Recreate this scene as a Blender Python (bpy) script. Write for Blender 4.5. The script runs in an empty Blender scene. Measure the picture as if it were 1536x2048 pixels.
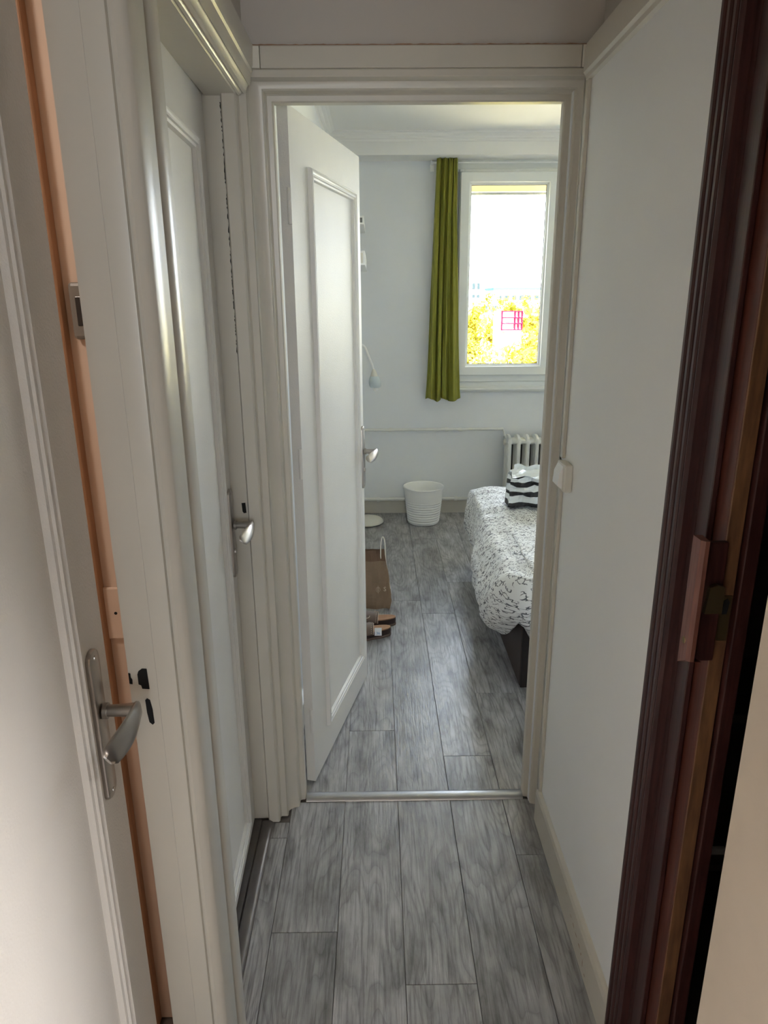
import bpy, bmesh, math, random
from mathutils import Vector, Matrix, noise
random.seed(4)
S = bpy.context.scene
COL = S.collection
PI = math.pi

# ------------------------------------------------------------------ camera
cam_d = bpy.data.cameras.new('camera')
cam = bpy.data.objects.new('camera', cam_d); COL.objects.link(cam)
cam_d.sensor_fit = 'VERTICAL'; cam_d.sensor_height = 36.0
cam_d.lens = 1390.0 / 2048.0 * 36.0
cam_d.clip_start = 0.02; cam_d.clip_end = 2000
_yc = Vector((751 - 768, -(600 - 1024), -1390.0)).normalized()
_up = -Vector((802 - 768, -(5567 - 1024), -1390.0)).normalized()
_up = (_up - _yc * _up.dot(_yc)).normalized()
_xc = _yc.cross(_up)
_R = Matrix((_xc, _yc, _up))
cam.matrix_world = Matrix.Translation((0, 0, 1.58)) @ _R.to_4x4()
S.camera = cam

# ------------------------------------------------------------------ world, sun, daylight
W = bpy.data.worlds.new('sky'); S.world = W; W.use_nodes = True
wn = W.node_tree.nodes; wl = W.node_tree.links
bg = wn['Background']
tc = wn.new('ShaderNodeTexCoord'); sp = wn.new('ShaderNodeSeparateXYZ')
cr = wn.new('ShaderNodeValToRGB')
wl.new(tc.outputs['Generated'], sp.inputs[0]); wl.new(sp.outputs['Z'], cr.inputs[0])
cr.color_ramp.elements[0].position = 0.0; cr.color_ramp.elements[0].color = (0.88, 0.94, 1.0, 1)
cr.color_ramp.elements[1].position = 0.9; cr.color_ramp.elements[1].color = (0.68, 0.80, 1.0, 1)
wl.new(cr.outputs[0], bg.inputs[0]); bg.inputs[1].default_value = 12.0

sun_d = bpy.data.lights.new('sun', 'SUN'); sun = bpy.data.objects.new('sun', sun_d); COL.objects.link(sun)
sun_d.energy = 110.0; sun_d.angle = 0.01; sun_d.color = (1.0, 0.93, 0.8)
sun.rotation_euler = Vector((0.35, 0.9, -0.95)).to_track_quat('-Z', 'Y').to_euler()

def portal(name, loc, sx, sz, facing):
    d = bpy.data.lights.new(name, 'AREA'); o = bpy.data.objects.new(name, d); COL.objects.link(o)
    d.shape = 'RECTANGLE'; d.size = sx; d.size_y = sz
    d.cycles.is_portal = True
    o.location = loc; o.rotation_euler = Vector(facing).to_track_quat('-Z', 'Z').to_euler()
portal('window_portal', (1.55, 5.30, 1.73), 1.9, 1.30, (0, -1, 0))
portal('rear_window_portal', (0.5, -4.05, 1.5), 0.8, 1.7, (0, 1, 0))

# ------------------------------------------------------------------ exposure
S.view_settings.view_transform = 'Standard'; S.view_settings.look = 'None'
S.view_settings.gamma = 1.0; S.view_settings.use_curve_mapping = False
S.view_settings.exposure = 0.54
S.cycles.max_bounces = 14; S.cycles.diffuse_bounces = 9; S.cycles.glossy_bounces = 5
S.cycles.transparent_max_bounces = 8
S.cycles.sample_clamp_indirect = 12.0
S.cycles.use_denoising = True

# ------------------------------------------------------------------ materials
def mat(name, color, rough=0.5, metal=0.0, spec=0.5, bump=0.0, bscale=200.0, var=0.0, vscale=4.0,
        stretch=(1, 1, 1), coat=0.0, color2=None, emit=None):
    m = bpy.data.materials.new(name); m.use_nodes = True
    n = m.node_tree.nodes; l = m.node_tree.links; b = n['Principled BSDF']
    c4 = (*color, 1)
    b.inputs['Base Color'].default_value = c4
    b.inputs['Roughness'].default_value = rough; b.inputs['Metallic'].default_value = metal
    b.inputs['Specular IOR Level'].default_value = spec
    b.inputs['Coat Weight'].default_value = coat; b.inputs['Coat Roughness'].default_value = 0.15
    t = n.new('ShaderNodeTexCoord'); mp = n.new('ShaderNodeMapping')
    mp.inputs['Scale'].default_value = stretch
    l.new(t.outputs['Object'], mp.inputs[0])
    if var > 0 or color2:
        nz = n.new('ShaderNodeTexNoise'); nz.inputs['Scale'].default_value = vscale; nz.inputs['Detail'].default_value = 6
        l.new(mp.outputs[0], nz.inputs['Vector'])
        r = n.new('ShaderNodeValToRGB')
        r.color_ramp.elements[0].position = 0.3; r.color_ramp.elements[1].position = 0.7
        d = color2 if color2 else tuple(max(0, c * (1 - var)) for c in color)
        r.color_ramp.elements[0].color = (*d, 1); r.color_ramp.elements[1].color = c4
        l.new(nz.outputs['Fac'], r.inputs[0]); l.new(r.outputs[0], b.inputs['Base Color'])
    if bump > 0:
        nb = n.new('ShaderNodeTexNoise'); nb.inputs['Scale'].default_value = bscale; nb.inputs['Detail'].default_value = 3
        l.new(mp.outputs[0], nb.inputs['Vector'])
        bp = n.new('ShaderNodeBump'); bp.inputs['Strength'].default_value = bump; bp.inputs['Distance'].default_value = 0.002
        l.new(nb.outputs['Fac'], bp.inputs['Height']); l.new(bp.outputs[0], b.inputs['Normal'])
    return m

M = {}
M['gloss'] = mat('enamel_paint', (0.62, 0.585, 0.51), 0.32, bump=0.10, bscale=70, var=0.05, vscale=6)
M['door'] = mat('door_paint', (0.77, 0.755, 0.725), 0.50, spec=0.6, bump=0.35, bscale=260, var=0.04, vscale=5)
M['wall'] = mat('white_wall_paint', (0.87, 0.885, 0.885), 0.5, bump=0.12, bscale=60, var=0.04, vscale=2)
M['room'] = mat('bedroom_wall_paint', (0.78, 0.80, 0.82), 0.6, bump=0.12, bscale=60, var=0.04, vscale=2)
M['ceil'] = mat('ceiling_paint', (0.84, 0.83, 0.80), 0.7, bump=0.05, bscale=80, var=0.02)
M['beige'] = mat('beige_wall_paint', (0.62, 0.53, 0.43), 0.7, bump=0.3, bscale=40, var=0.08, vscale=9)
M['orange'] = mat('peach_wall_paint', (0.73, 0.60, 0.50), 0.6, bump=0.1, bscale=60, var=0.06)
M['tan'] = mat('tan_wood', (0.36, 0.20, 0.11), 0.5, var=0.25, vscale=8, stretch=(8, 8, 1))
M['pvc'] = mat('white_window_frame', (0.80, 0.82, 0.80), 0.35)
M['cream'] = mat('cream_plastic', (0.76, 0.73, 0.64), 0.35)
M['white'] = mat('white_plastic', (0.90, 0.90, 0.88), 0.35)
M['black'] = mat('black_hole', (0.005, 0.005, 0.005), 0.9)
M['steel'] = mat('brushed_nickel', (0.42, 0.39, 0.36), 0.32, metal=1.0, bump=0.05, bscale=300)
M['alu'] = mat('worn_aluminium', (0.55, 0.55, 0.56), 0.38, metal=0.9, var=0.2, vscale=12)
M['greybar'] = mat('grey_brown_bar', (0.17, 0.15, 0.14), 0.33, metal=0.3, var=0.3, vscale=12)
M['brass'] = mat('aged_brass', (0.24, 0.18, 0.09), 0.4, metal=0.9)
M['mahog'] = mat('dark_mahogany', (0.062, 0.020, 0.017), 0.38, color2=(0.028, 0.007, 0.006), vscale=10, stretch=(14, 14, 1), bump=0.1, bscale=30)
M['mahogred'] = mat('red_mahogany', (0.12, 0.032, 0.018), 0.45, color2=(0.065, 0.018, 0.011), vscale=10, stretch=(14, 14, 1), bump=0.1, bscale=30)
M['mahoglt'] = mat('handle_mahogany', (0.22, 0.09, 0.065), 0.4, color2=(0.15, 0.055, 0.04), vscale=14, stretch=(14, 14, 1))
M['rawwood'] = mat('worn_wood_edge', (0.22, 0.105, 0.045), 0.5, color2=(0.11, 0.05, 0.025), vscale=9, stretch=(12, 12, 1.5))
M['curtain'] = mat('olive_curtain', (0.25, 0.25, 0.032), 0.75, bump=0.25, bscale=500, var=0.1, vscale=20)
M['blind'] = mat('tan_shutter', (0.50, 0.42, 0.22), 0.6)
M['kraft'] = mat('kraft_paper', (0.26, 0.175, 0.11), 0.65, var=0.15, vscale=10, bump=0.2, bscale=60)
M['kraftdk'] = mat('kraft_fold', (0.18, 0.10, 0.055), 0.65, var=0.1)
M['print'] = mat('pale_print', (0.62, 0.52, 0.40), 0.6)
M['rope'] = mat('white_paper_cord', (0.80, 0.76, 0.68), 0.7)
M['leatherdk'] = mat('dark_brown_sole', (0.035, 0.018, 0.014), 0.45)
M['taupe'] = mat('taupe_leather', (0.16, 0.11, 0.085), 0.6, var=0.1, vscale=40)
M['cork'] = mat('tan_insole', (0.42, 0.23, 0.13), 0.7, var=0.15, vscale=40)
M['stud'] = mat('pale_stitching', (0.62, 0.50, 0.40), 0.4, metal=0.3)
M['tag'] = mat('white_tag', (0.80, 0.83, 0.87), 0.5)
M['blue'] = mat('blue_ink', (0.08, 0.25, 0.45), 0.5)
M['bedwood'] = mat('brown_bed_base', (0.055, 0.035, 0.03), 0.6, var=0.2, vscale=6)
M['beddark'] = mat('dark_bed_end', (0.014, 0.009, 0.008), 0.7, bump=0.3, bscale=40)
M['mattress'] = mat('mattress_fabric', (0.7, 0.7, 0.68), 0.8)
M['blackpaper'] = mat('black_stripe', (0.01, 0.01, 0.012), 0.35)
M['whitepaper'] = mat('glossy_white_paper', (0.78, 0.82, 0.84), 0.25, bump=0.2, bscale=25)
M['rad'] = mat('radiator_enamel', (0.78, 0.78, 0.74), 0.4, var=0.05)
M['darkrad'] = mat('radiator_gap_shade', (0.12, 0.12, 0.11), 0.8)
M['grey'] = mat('grey_plastic', (0.20, 0.20, 0.19), 0.4)
M['screen'] = mat('dark_display', (0.02, 0.022, 0.025), 0.2)
M['redcloth'] = mat('red_fabric', (0.16, 0.012, 0.012), 0.8, var=0.3, vscale=6)
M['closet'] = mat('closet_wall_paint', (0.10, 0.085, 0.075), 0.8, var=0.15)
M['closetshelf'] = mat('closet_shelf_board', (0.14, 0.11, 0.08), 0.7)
M['darkcloth'] = mat('dark_fabric', (0.02, 0.02, 0.022), 0.9, var=0.3, vscale=30)
M['leaf'] = mat('autumn_leaf', (0.21, 0.14, 0.018), 0.8, color2=(0.08, 0.11, 0.010), vscale=0.8)
M['leaf2'] = mat('far_foliage', (0.26, 0.175, 0.012), 0.9, color2=(0.12, 0.13, 0.01), vscale=0.25)
M['bark'] = mat('bark', (0.012, 0.010, 0.008), 0.9)
M['bldwhite'] = mat('pale_facade', (0.5, 0.5, 0.5), 0.8)
M['bldglass'] = mat('blue_grey_windows', (0.012, 0.018, 0.022), 0.5)
M['bldroof'] = mat('blue_roof', (0.020, 0.040, 0.048), 0.6)
M['bldred'] = mat('red_frame', (0.10, 0.003, 0.012), 0.6)
M['ground'] = mat('park_ground', (0.42, 0.39, 0.20), 0.95, color2=(0.44, 0.38, 0.25), vscale=0.02)
M['render'] = mat('outside_render', (0.5, 0.48, 0.45), 0.9)

# frosted lamp shade
def shade_mat():
    m = mat('frosted_shade', (0.78, 0.86, 0.88), 0.35)
    b = m.node_tree.nodes['Principled BSDF']; b.inputs['Transmission Weight'].default_value = 0.35
    return m
M['shade'] = shade_mat()
for k in ('leaf', 'leaf2', 'bark', 'bldwhite', 'bldglass', 'bldroof', 'bldred', 'ground', 'render'):
    M[k].node_tree.nodes['Principled BSDF'].inputs['Specular IOR Level'].default_value = 0.0
M['upper'] = mat('shaded_upper_wall', (0.56, 0.52, 0.475), 0.7, bump=0.1, bscale=60, var=0.06, vscale=2)  # white paint darkened to taupe: shade of the upper hall put into the colour
def glass_mat():
    m = bpy.data.materials.new('window_glass'); m.use_nodes = True
    n = m.node_tree.nodes; l = m.node_tree.links; n.remove(n['Principled BSDF'])
    tr = n.new('ShaderNodeBsdfTransparent'); gl = n.new('ShaderNodeBsdfGlossy'); mx = n.new('ShaderNodeMixShader')
    fr = n.new('ShaderNodeFresnel'); fr.inputs[0].default_value = 1.3
    gl.inputs['Roughness'].default_value = 0.02; tr.inputs[0].default_value = (0.97, 0.98, 0.98, 1)
    l.new(fr.outputs[0], mx.inputs[0]); l.new(tr.outputs[0], mx.inputs[1]); l.new(gl.outputs[0], mx.inputs[2])
    l.new(mx.outputs[0], n['Material Output'].inputs[0])
    return m
M['glass'] = glass_mat()

# grey oak vinyl planks: grain from object-random offset, stretched noise and warped rings
def plank_mat():
    m = bpy.data.materials.new('grey_oak_plank'); m.use_nodes = True
    n = m.node_tree.nodes; l = m.node_tree.links; b = n['Principled BSDF']
    t = n.new('ShaderNodeTexCoord'); oi = n.new('ShaderNodeObjectInfo')
    mul = n.new('ShaderNodeVectorMath'); mul.operation = 'SCALE'; mul.inputs[0].default_value = (7.3, 13.7, 5.1)
    l.new(oi.outputs['Random'], mul.inputs['Scale'])
    add = n.new('ShaderNodeVectorMath'); l.new(t.outputs['Object'], add.inputs[0]); l.new(mul.outputs[0], add.inputs[1])
    def mapping(sc):
        mp = n.new('ShaderNodeMapping'); mp.inputs['Scale'].default_value = sc; l.new(add.outputs[0], mp.inputs[0]); return mp
    # fine pores
    nf = n.new('ShaderNodeTexNoise'); nf.inputs['Scale'].default_value = 1.0; nf.inputs['Detail'].default_value = 7
    nf.inputs['Roughness'].default_value = 0.65; nf.inputs['Distortion'].default_value = 0.4
    l.new(mapping((150, 7, 1)).outputs[0], nf.inputs['Vector'])
    rf = n.new('ShaderNodeValToRGB'); rf.color_ramp.elements[0].position = 0.36; rf.color_ramp.elements[1].position = 0.54
    l.new(nf.outputs['Fac'], rf.inputs[0])
    # growth rings, contour lines of a smooth stretched noise
    ng = n.new('ShaderNodeTexNoise'); ng.inputs['Scale'].default_value = 1.0; ng.inputs['Detail'].default_value = 1.5
    l.new(mapping((9, 1.6, 1)).outputs[0], ng.inputs['Vector'])
    k = n.new('ShaderNodeMath'); k.operation = 'MULTIPLY'; k.inputs[1].default_value = 16.0; l.new(ng.outputs['Fac'], k.inputs[0])
    fr = n.new('ShaderNodeMath'); fr.operation = 'FRACT'; l.new(k.outputs[0], fr.inputs[0])
    rr = n.new('ShaderNodeValToRGB')
    e = rr.color_ramp.elements; e[0].position = 0.0; e[0].color = (0.42, 0.42, 0.42, 1); e[1].position = 0.10; e[1].color = (0.86, 0.86, 0.86, 1)
    x = rr.color_ramp.elements.new(0.55); x.color = (1, 1, 1, 1)
    x = rr.color_ramp.elements.new(0.97); x.color = (0.62, 0.62, 0.62, 1)
    l.new(fr.outputs[0], rr.inputs[0])
    # blotches
    nb = n.new('ShaderNodeTexNoise'); nb.inputs['Scale'].default_value = 1.0; nb.inputs['Detail'].default_value = 5; nb.inputs['Roughness'].default_value = 0.6
    l.new(mapping((14, 5, 1)).outputs[0], nb.inputs['Vector'])
    rb = n.new('ShaderNodeValToRGB'); rb.color_ramp.elements[0].position = 0.30; rb.color_ramp.elements[1].position = 0.72
    rb.color_ramp.elements[0].color = (0.17, 0.162, 0.162, 1); rb.color_ramp.elements[1].color = (0.56, 0.56, 0.575, 1)
    x = rb.color_ramp.elements.new(0.5); x.color = (0.385, 0.38, 0.385, 1)
    l.new(nb.outputs['Fac'], rb.inputs[0])
    m1 = n.new('ShaderNodeMixRGB'); m1.blend_type = 'MULTIPLY'; m1.inputs[0].default_value = 0.75
    l.new(rb.outputs[0], m1.inputs[1]); l.new(rr.outputs[0], m1.inputs[2])
    m2 = n.new('ShaderNodeMixRGB'); m2.blend_type = 'MULTIPLY'; m2.inputs[0].default_value = 0.72
    rf.color_ramp.elements[0].color = (0.35, 0.33, 0.32, 1); rf.color_ramp.elements[1].color = (1, 1, 1, 1)
    l.new(m1.outputs[0], m2.inputs[1]); l.new(rf.outputs[0], m2.inputs[2])
    hs = n.new('ShaderNodeHueSaturation'); mr = n.new('ShaderNodeMapRange')
    mr.inputs['To Min'].default_value = 0.86; mr.inputs['To Max'].default_value = 1.14
    l.new(oi.outputs['Random'], mr.inputs[0]); l.new(mr.outputs[0], hs.inputs['Value'])
    l.new(m2.outputs[0], hs.inputs['Color']); l.new(hs.outputs[0], b.inputs['Base Color'])
    b.inputs['Roughness'].default_value = 0.33; b.inputs['Specular IOR Level'].default_value = 1.0
    bp = n.new('ShaderNodeBump'); bp.inputs['Strength'].default_value = 0.4; bp.inputs['Distance'].default_value = 0.0007
    l.new(rf.outputs[0], bp.inputs['Height']); l.new(bp.outputs[0], b.inputs['Normal'])
    return m
M['plank'] = plank_mat()

def duvet_mat():
    m = bpy.data.materials.new('duvet_sprig_print'); m.use_nodes = True
    n = m.node_tree.nodes; l = m.node_tree.links; b = n['Principled BSDF']
    t = n.new('ShaderNodeTexCoord')
    nz = n.new('ShaderNodeTexNoise'); nz.inputs['Scale'].default_value = 22; nz.inputs['Detail'].default_value = 2
    l.new(t.outputs['UV'], nz.inputs['Vector'])
    mx = n.new('ShaderNodeMixRGB'); mx.blend_type = 'LINEAR_LIGHT'; mx.inputs[0].default_value = 0.016
    l.new(t.outputs['UV'], mx.inputs[1]); l.new(nz.outputs['Color'], mx.inputs[2])
    v = n.new('ShaderNodeTexVoronoi'); v.feature = 'DISTANCE_TO_EDGE'; v.inputs['Scale'].default_value = 80
    l.new(mx.outputs[0], v.inputs['Vector'])
    lt = n.new('ShaderNodeMath'); lt.operation = 'LESS_THAN'; lt.inputs[1].default_value = 0.075; l.new(v.outputs['Distance'], lt.inputs[0])
    n2 = n.new('ShaderNodeTexNoise'); n2.inputs['Scale'].default_value = 55; n2.inputs['Detail'].default_value = 1
    l.new(t.outputs['UV'], n2.inputs['Vector'])
    gt = n.new('ShaderNodeMath'); gt.operation = 'GREATER_THAN'; gt.inputs[1].default_value = 0.50; l.new(n2.outputs['Fac'], gt.inputs[0])
    a = n.new('ShaderNodeMath'); a.operation = 'MULTIPLY'; l.new(lt.outputs[0], a.inputs[0]); l.new(gt.outputs[0], a.inputs[1])
    # leaves: small dots near the stems
    v2 = n.new('ShaderNodeTexVoronoi'); v2.inputs['Scale'].default_value = 210; l.new(t.outputs['UV'], v2.inputs['Vector'])
    l2 = n.new('ShaderNodeMath'); l2.operation = 'LESS_THAN'; l2.inputs[1].default_value = 0.27; l.new(v2.outputs['Distance'], l2.inputs[0])
    l3 = n.new('ShaderNodeMath'); l3.operation = 'LESS_THAN'; l3.inputs[1].default_value = 0.16; l.new(v.outputs['Distance'], l3.inputs[0])
    a2 = n.new('ShaderNodeMath'); a2.operation = 'MULTIPLY'; l.new(l2.outputs[0], a2.inputs[0]); l.new(l3.outputs[0], a2.inputs[1])
    a3 = n.new('ShaderNodeMath'); a3.operation = 'MULTIPLY'; l.new(a2.outputs[0], a3.inputs[0]); l.new(gt.outputs[0], a3.inputs[1])
    s = n.new('ShaderNodeMath'); s.operation = 'MAXIMUM'; l.new(a.outputs[0], s.inputs[0]); l.new(a3.outputs[0], s.inputs[1])
    c = n.new('ShaderNodeMixRGB'); c.inputs[1].default_value = (0.80, 0.80, 0.79, 1); c.inputs[2].default_value = (0.14, 0.14, 0.15, 1)
    l.new(s.outputs[0], c.inputs[0]); l.new(c.outputs[0], b.inputs['Base Color'])
    b.inputs['Roughness'].default_value = 0.75
    nb = n.new('ShaderNodeTexNoise'); nb.inputs['Scale'].default_value = 45; l.new(t.outputs['UV'], nb.inputs['Vector'])
    bp = n.new('ShaderNodeBump'); bp.inputs['Strength'].default_value = 0.5; bp.inputs['Distance'].default_value = 0.006
    l.new(nb.outputs['Fac'], bp.inputs['Height']); l.new(bp.outputs[0], b.inputs['Normal'])
    return m
M['duvet'] = duvet_mat()

# ------------------------------------------------------------------ helpers
def link(name, me, m=None, parent=None):
    o = bpy.data.objects.new(name, me); COL.objects.link(o)
    if m: me.materials.append(m)
    if parent is not None: o.parent = parent
    return o
def tag(o, label=None, cat=None, group=None, kind=None):
    if label: o['label'] = label
    if cat: o['category'] = cat
    if group: o['group'] = group
    if kind: o['kind'] = kind
    return o
def empty(name, loc=(0, 0, 0), rz=0.0):
    o = bpy.data.objects.new(name, None); COL.objects.link(o)
    o.empty_display_size = 0.1; o.location = loc; o.rotation_euler = (0, 0, rz); return o

class MB:
    """collects shapes in one bmesh, linked as one object"""
    def __init__(s, T=None): s.bm = bmesh.new(); s.T = T
    def p(s, v):
        v = Vector(v); return s.T(v) if s.T else v
    def verts(s, pts): return [s.bm.verts.new(s.p(p)) for p in pts]
    def box(s, x0, x1, y0, y1, z0, z1, bev=0.0):
        v = s.verts([(x, y, z) for z in (z0, z1) for y in (y0, y1) for x in (x0, x1)])
        fs = [s.bm.faces.new([v[i] for i in q]) for q in ((0, 2, 3, 1), (4, 5, 7, 6), (0, 1, 5, 4), (2, 6, 7, 3), (0, 4, 6, 2), (1, 3, 7, 5))]
        if bev > 0:
            es = list({e for f in fs for e in f.edges})
            bmesh.ops.bevel(s.bm, geom=es, offset=bev, segments=2, affect='EDGES', profile=0.5)
        return s
    def prism(s, poly, z0, z1, axis='z'):
        """poly: 2-D points; axis z: (x,y), axis y: (x,z) along y, axis x: (y,z) along x"""
        f = {'z': lambda a, b, t: (a, b, t), 'y': lambda a, b, t: (a, t, b), 'x': lambda a, b, t: (t, a, b)}[axis]
        A = s.verts([f(a, b, z0) for a, b in poly]); B = s.verts([f(a, b, z1) for a, b in poly]); n = len(poly)
        s.bm.faces.new(A[::-1]); s.bm.faces.new(B)
        for i in range(n): s.bm.faces.new([A[i], A[(i + 1) % n], B[(i + 1) % n], B[i]])
        return s
    def grid(s, rows, closed_u=False, closed_v=False, uv=None):
        V = [s.verts(r) for r in rows]; nr = len(V); nc = len(V[0])
        for i in range(nr if closed_v else nr - 1):
            for j in range(nc if closed_u else nc - 1):
                a, b = V[i], V[(i + 1) % nr]
                s.bm.faces.new([a[j], a[(j + 1) % nc], b[(j + 1) % nc], b[j]])
        return V
    def tube(s, pts, r, n=12, caps=True):
        pts = [Vector(p) for p in pts]; R = r if isinstance(r, (list, tuple)) else [r] * len(pts)
        t0 = (pts[1] - pts[0]).normalized(); ref = Vector((0, 0, 1)) if abs(t0.z) < 0.9 else Vector((1, 0, 0))
        u = t0.cross(ref).normalized(); rows = []
        for i, p in enumerate(pts):
            t = (pts[min(i + 1, len(pts) - 1)] - pts[max(i - 1, 0)]).normalized()
            u = (u - t * u.dot(t)).normalized(); w = t.cross(u)
            rows.append([p + (u * math.cos(a) + w * math.sin(a)) * R[i] for a in [2 * PI * k / n for k in range(n)]])
        V = s.grid(rows, closed_u=True)
        if caps: s.bm.faces.new(V[0][::-1]); s.bm.faces.new(V[-1])
        return s
    def lathe(s, prof, c, n=48, caps=(False, False)):
        rows = [[(c[0] + r * math.cos(2 * PI * k / n), c[1] + r * math.sin(2 * PI * k / n), c[2] + z) for k in range(n)] for r, z in prof]
        V = s.grid(rows, closed_u=True)
        if caps[0]: s.bm.faces.new(V[0][::-1])
        if caps[1]: s.bm.faces.new(V[-1])
        return s
    def frame(s, x0, x1, z0, z1, prof, three=False):
        """mitred moulding round a rectangle in the x-z plane; prof = (outward offset, y)"""
        def ring(o, y):
            if three: return [(x0 - o, y, z0), (x0 - o, y, z1 + o), (x1 + o, y, z1 + o), (x1 + o, y, z0)]
            return [(x0 - o, y, z0 - o), (x0 - o, y, z1 + o), (x1 + o, y, z1 + o), (x1 + o, y, z0 - o)]
        rows = [ring(o, y) for o, y in prof]
        s.grid(rows, closed_u=not three); return s
    def build(s, name, m=None, parent=None, smooth=False, angle=35, sub=0, merge=False):
        if merge: bmesh.ops.remove_doubles(s.bm, verts=s.bm.verts, dist=1e-5)
        bmesh.ops.recalc_face_normals(s.bm, faces=s.bm.faces)
        me = bpy.data.meshes.new(name); s.bm.to_mesh(me); s.bm.free()
        if smooth:
            me.polygons.foreach_set('use_smooth', [True] * len(me.polygons))
            me.set_sharp_from_angle(angle=math.radians(angle))
        o = link(name, me, M[m] if isinstance(m, str) else m, parent)
        if sub:
            md = o.modifiers.new('sub', 'SUBSURF'); md.levels = sub; md.render_levels = sub
        return o
def struct(o): o['kind'] = 'structure'; return o
def bx(name, m, *a, parent=None, bev=0.0): return MB().box(*a, bev=bev).build(name, m, parent)
def text_mesh(txt, size, depth=0.0004):
    c = bpy.data.curves.new('t', 'FONT'); c.body = txt; c.size = size; c.extrude = depth; c.align_x = 'CENTER'; c.resolution_u = 3
    o = bpy.data.objects.new('t', c); COL.objects.link(o)
    bpy.context.view_layer.update()
    me = bpy.data.meshes.new_from_object(o.evaluated_get(bpy.context.evaluated_depsgraph_get()))
    bpy.data.objects.remove(o); return me

# ================================================================== SETTING
XL, XR = -0.300, 0.500          # hall faces
YF = 5.16                       # bedroom back wall
# ---- floor with planks
fl = struct(bx('floor', 'greybar', -1.6, 2.7, -4.2, 5.3, -0.08, -0.004))
P = 0.1725; X0 = 0.056; gap = 0.0007
def plank(x0, x1, y0, y1):
    b = MB(); b.box(x0 + gap, x1 - gap, y0 + gap, y1 - gap, -0.004, 0.0); o = b.build('plank', 'plank', fl)
    md = o.modifiers.new('bevel', 'BEVEL'); md.width = 0.0008; md.segments = 1
hall = {-2: [1.42], -1: [1.02], 0: [1.27], 1: [1.07], 2: [1.674], -3: [1.755], 3: [1.3]}
bed_ = {-2: [3.05], -1: [2.305, 3.26, 4.223], 0: [3.506], 1: [2.145, 3.34, 4.539], 2: [2.563, 3.76, 4.9], -3: [2.8]}
for k in range(-3, 3):
    x0 = X0 + k * P; x1 = x0 + P
    lo, hi = max(x0, -0.341), min(x1, 0.53)
    ys = [-1.2] + [y for y in (hall[k][0] - 1.2,) if y > -1.2] + hall[k] + [1.915 if k > -2 else (1.913 if k == -2 else 1.822)]
    for a, b2 in zip(ys, ys[1:]): plank(lo, hi, a, b2)
for k in range(-3, 15):
    x0 = X0 + k * P; x1 = x0 + P
    lo, hi = max(x0, -0.31), min(x1, 2.6)
    js = bed_.get(k, [2.3 + (k * 0.73) % 1.2, 3.5 + (k * 0.73) % 1.2])
    ys = [1.95] + js + [YF]
    for a, b2 in zip(ys, ys[1:]):
        if hi - lo > 0.01: plank(lo, hi, a, b2)
# behind the camera: the living room boards, coarse
for k in range(-9, 15):
    x0 = X0 + k * P
    for a, b2 in ((-4.0, -2.6 + (k % 3) * 0.3), (-2.6 + (k % 3) * 0.3, -1.2)): plank(x0, x0 + P, a, b2)
# threshold strip at the bedroom door
b = MB(); b.prism([(1.914, 0.0), (1.918, 0.006), (1.928, 0.010), (1.945, 0.010), (1.955, 0.006), (1.959, 0.0)], -0.245, 0.470, 'x')
struct(b.build('trim_1', 'alu', smooth=True))
# strip along door B
b = MB(); b.prism([(-0.376, 0.0), (-0.373, 0.006), (-0.366, 0.009), (-0.350, 0.009), (-0.343, 0.005), (-0.340, 0.0)], 0.95, 1.822, 'y')
struct(b.build('trim_2', 'greybar', smooth=True))
struct(bx('trim_3', 'greybar', -0.46, -0.379, 0.95, 1.836, -0.003, 0.001))

# ---- hall right wall, board and cornice
struct(bx('wall_right', 'wall', 0.5, 0.62, 1.125, 1.86, 0, 2.14))
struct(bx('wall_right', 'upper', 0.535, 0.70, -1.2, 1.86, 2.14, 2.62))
b = MB(); b.prism([(0.500, 2.060), (0.494, 2.066), (0.492, 2.074), (0.487, 2.080), (0.487, 2.128), (0.491, 2.140), (0.56, 2.140), (0.56, 2.06)], -1.2, 1.832, 'y')
struct(b.build('trim_4', 'gloss', smooth=True, angle=25))
b = MB(); b.prism([(0.500, 0.0), (0.486, 0.0), (0.486, 0.100), (0.490, 0.110), (0.496, 0.116), (0.500, 0.118)], 1.125, 1.822, 'y')
struct(b.build('baseboard_right', 'gloss'))
# chips of missing paint on the skirting
ch = MB()
for (y, z, w, h_) in ((1.40, 0.062, 0.016, 0.003), (1.375, 0.058, 0.020, 0.004), (1.35, 0.055, 0.025, 0.0035), (1.322, 0.052, 0.022, 0.003), (1.305, 0.043, 0.006, 0.014), (1.29, 0.030, 0.005, 0.018), (1.27, 0.02, 0.012, 0.003), (1.45, 0.085, 0.006, 0.003)):
    pts = [(0.4857, y + w * (a - 0.5) * 0.9, z + h_ * (bb + random.uniform(-.4, .4))) for a, bb in ((0, 0), (0.5, -0.4), (1, 0), (0.6, 0.8))]
    v = ch.verts(pts); ch.bm.faces.new(v)
ch.build('paint_chip', 'tan', bpy.data.objects['baseboard_right'])['kind'] = 'stuff'

# ---- wall with the bedroom doorway
struct(bx('wall_back', 'gloss', -0.60, -0.275, 1.93, 2.00, 0, 2.60))
struct(bx('wall_back', 'room', 0.486, 2.7, 1.905, 2.00, 0, 2.66))
struct(bx('wall_back', 'room', -0.275, 0.486, 1.925, 2.00, 2.06, 2.66))
struct(bx('wall_back', 'upper', -0.302, 0.60, 1.860, 1.925, 2.145, 2.62))
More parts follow.
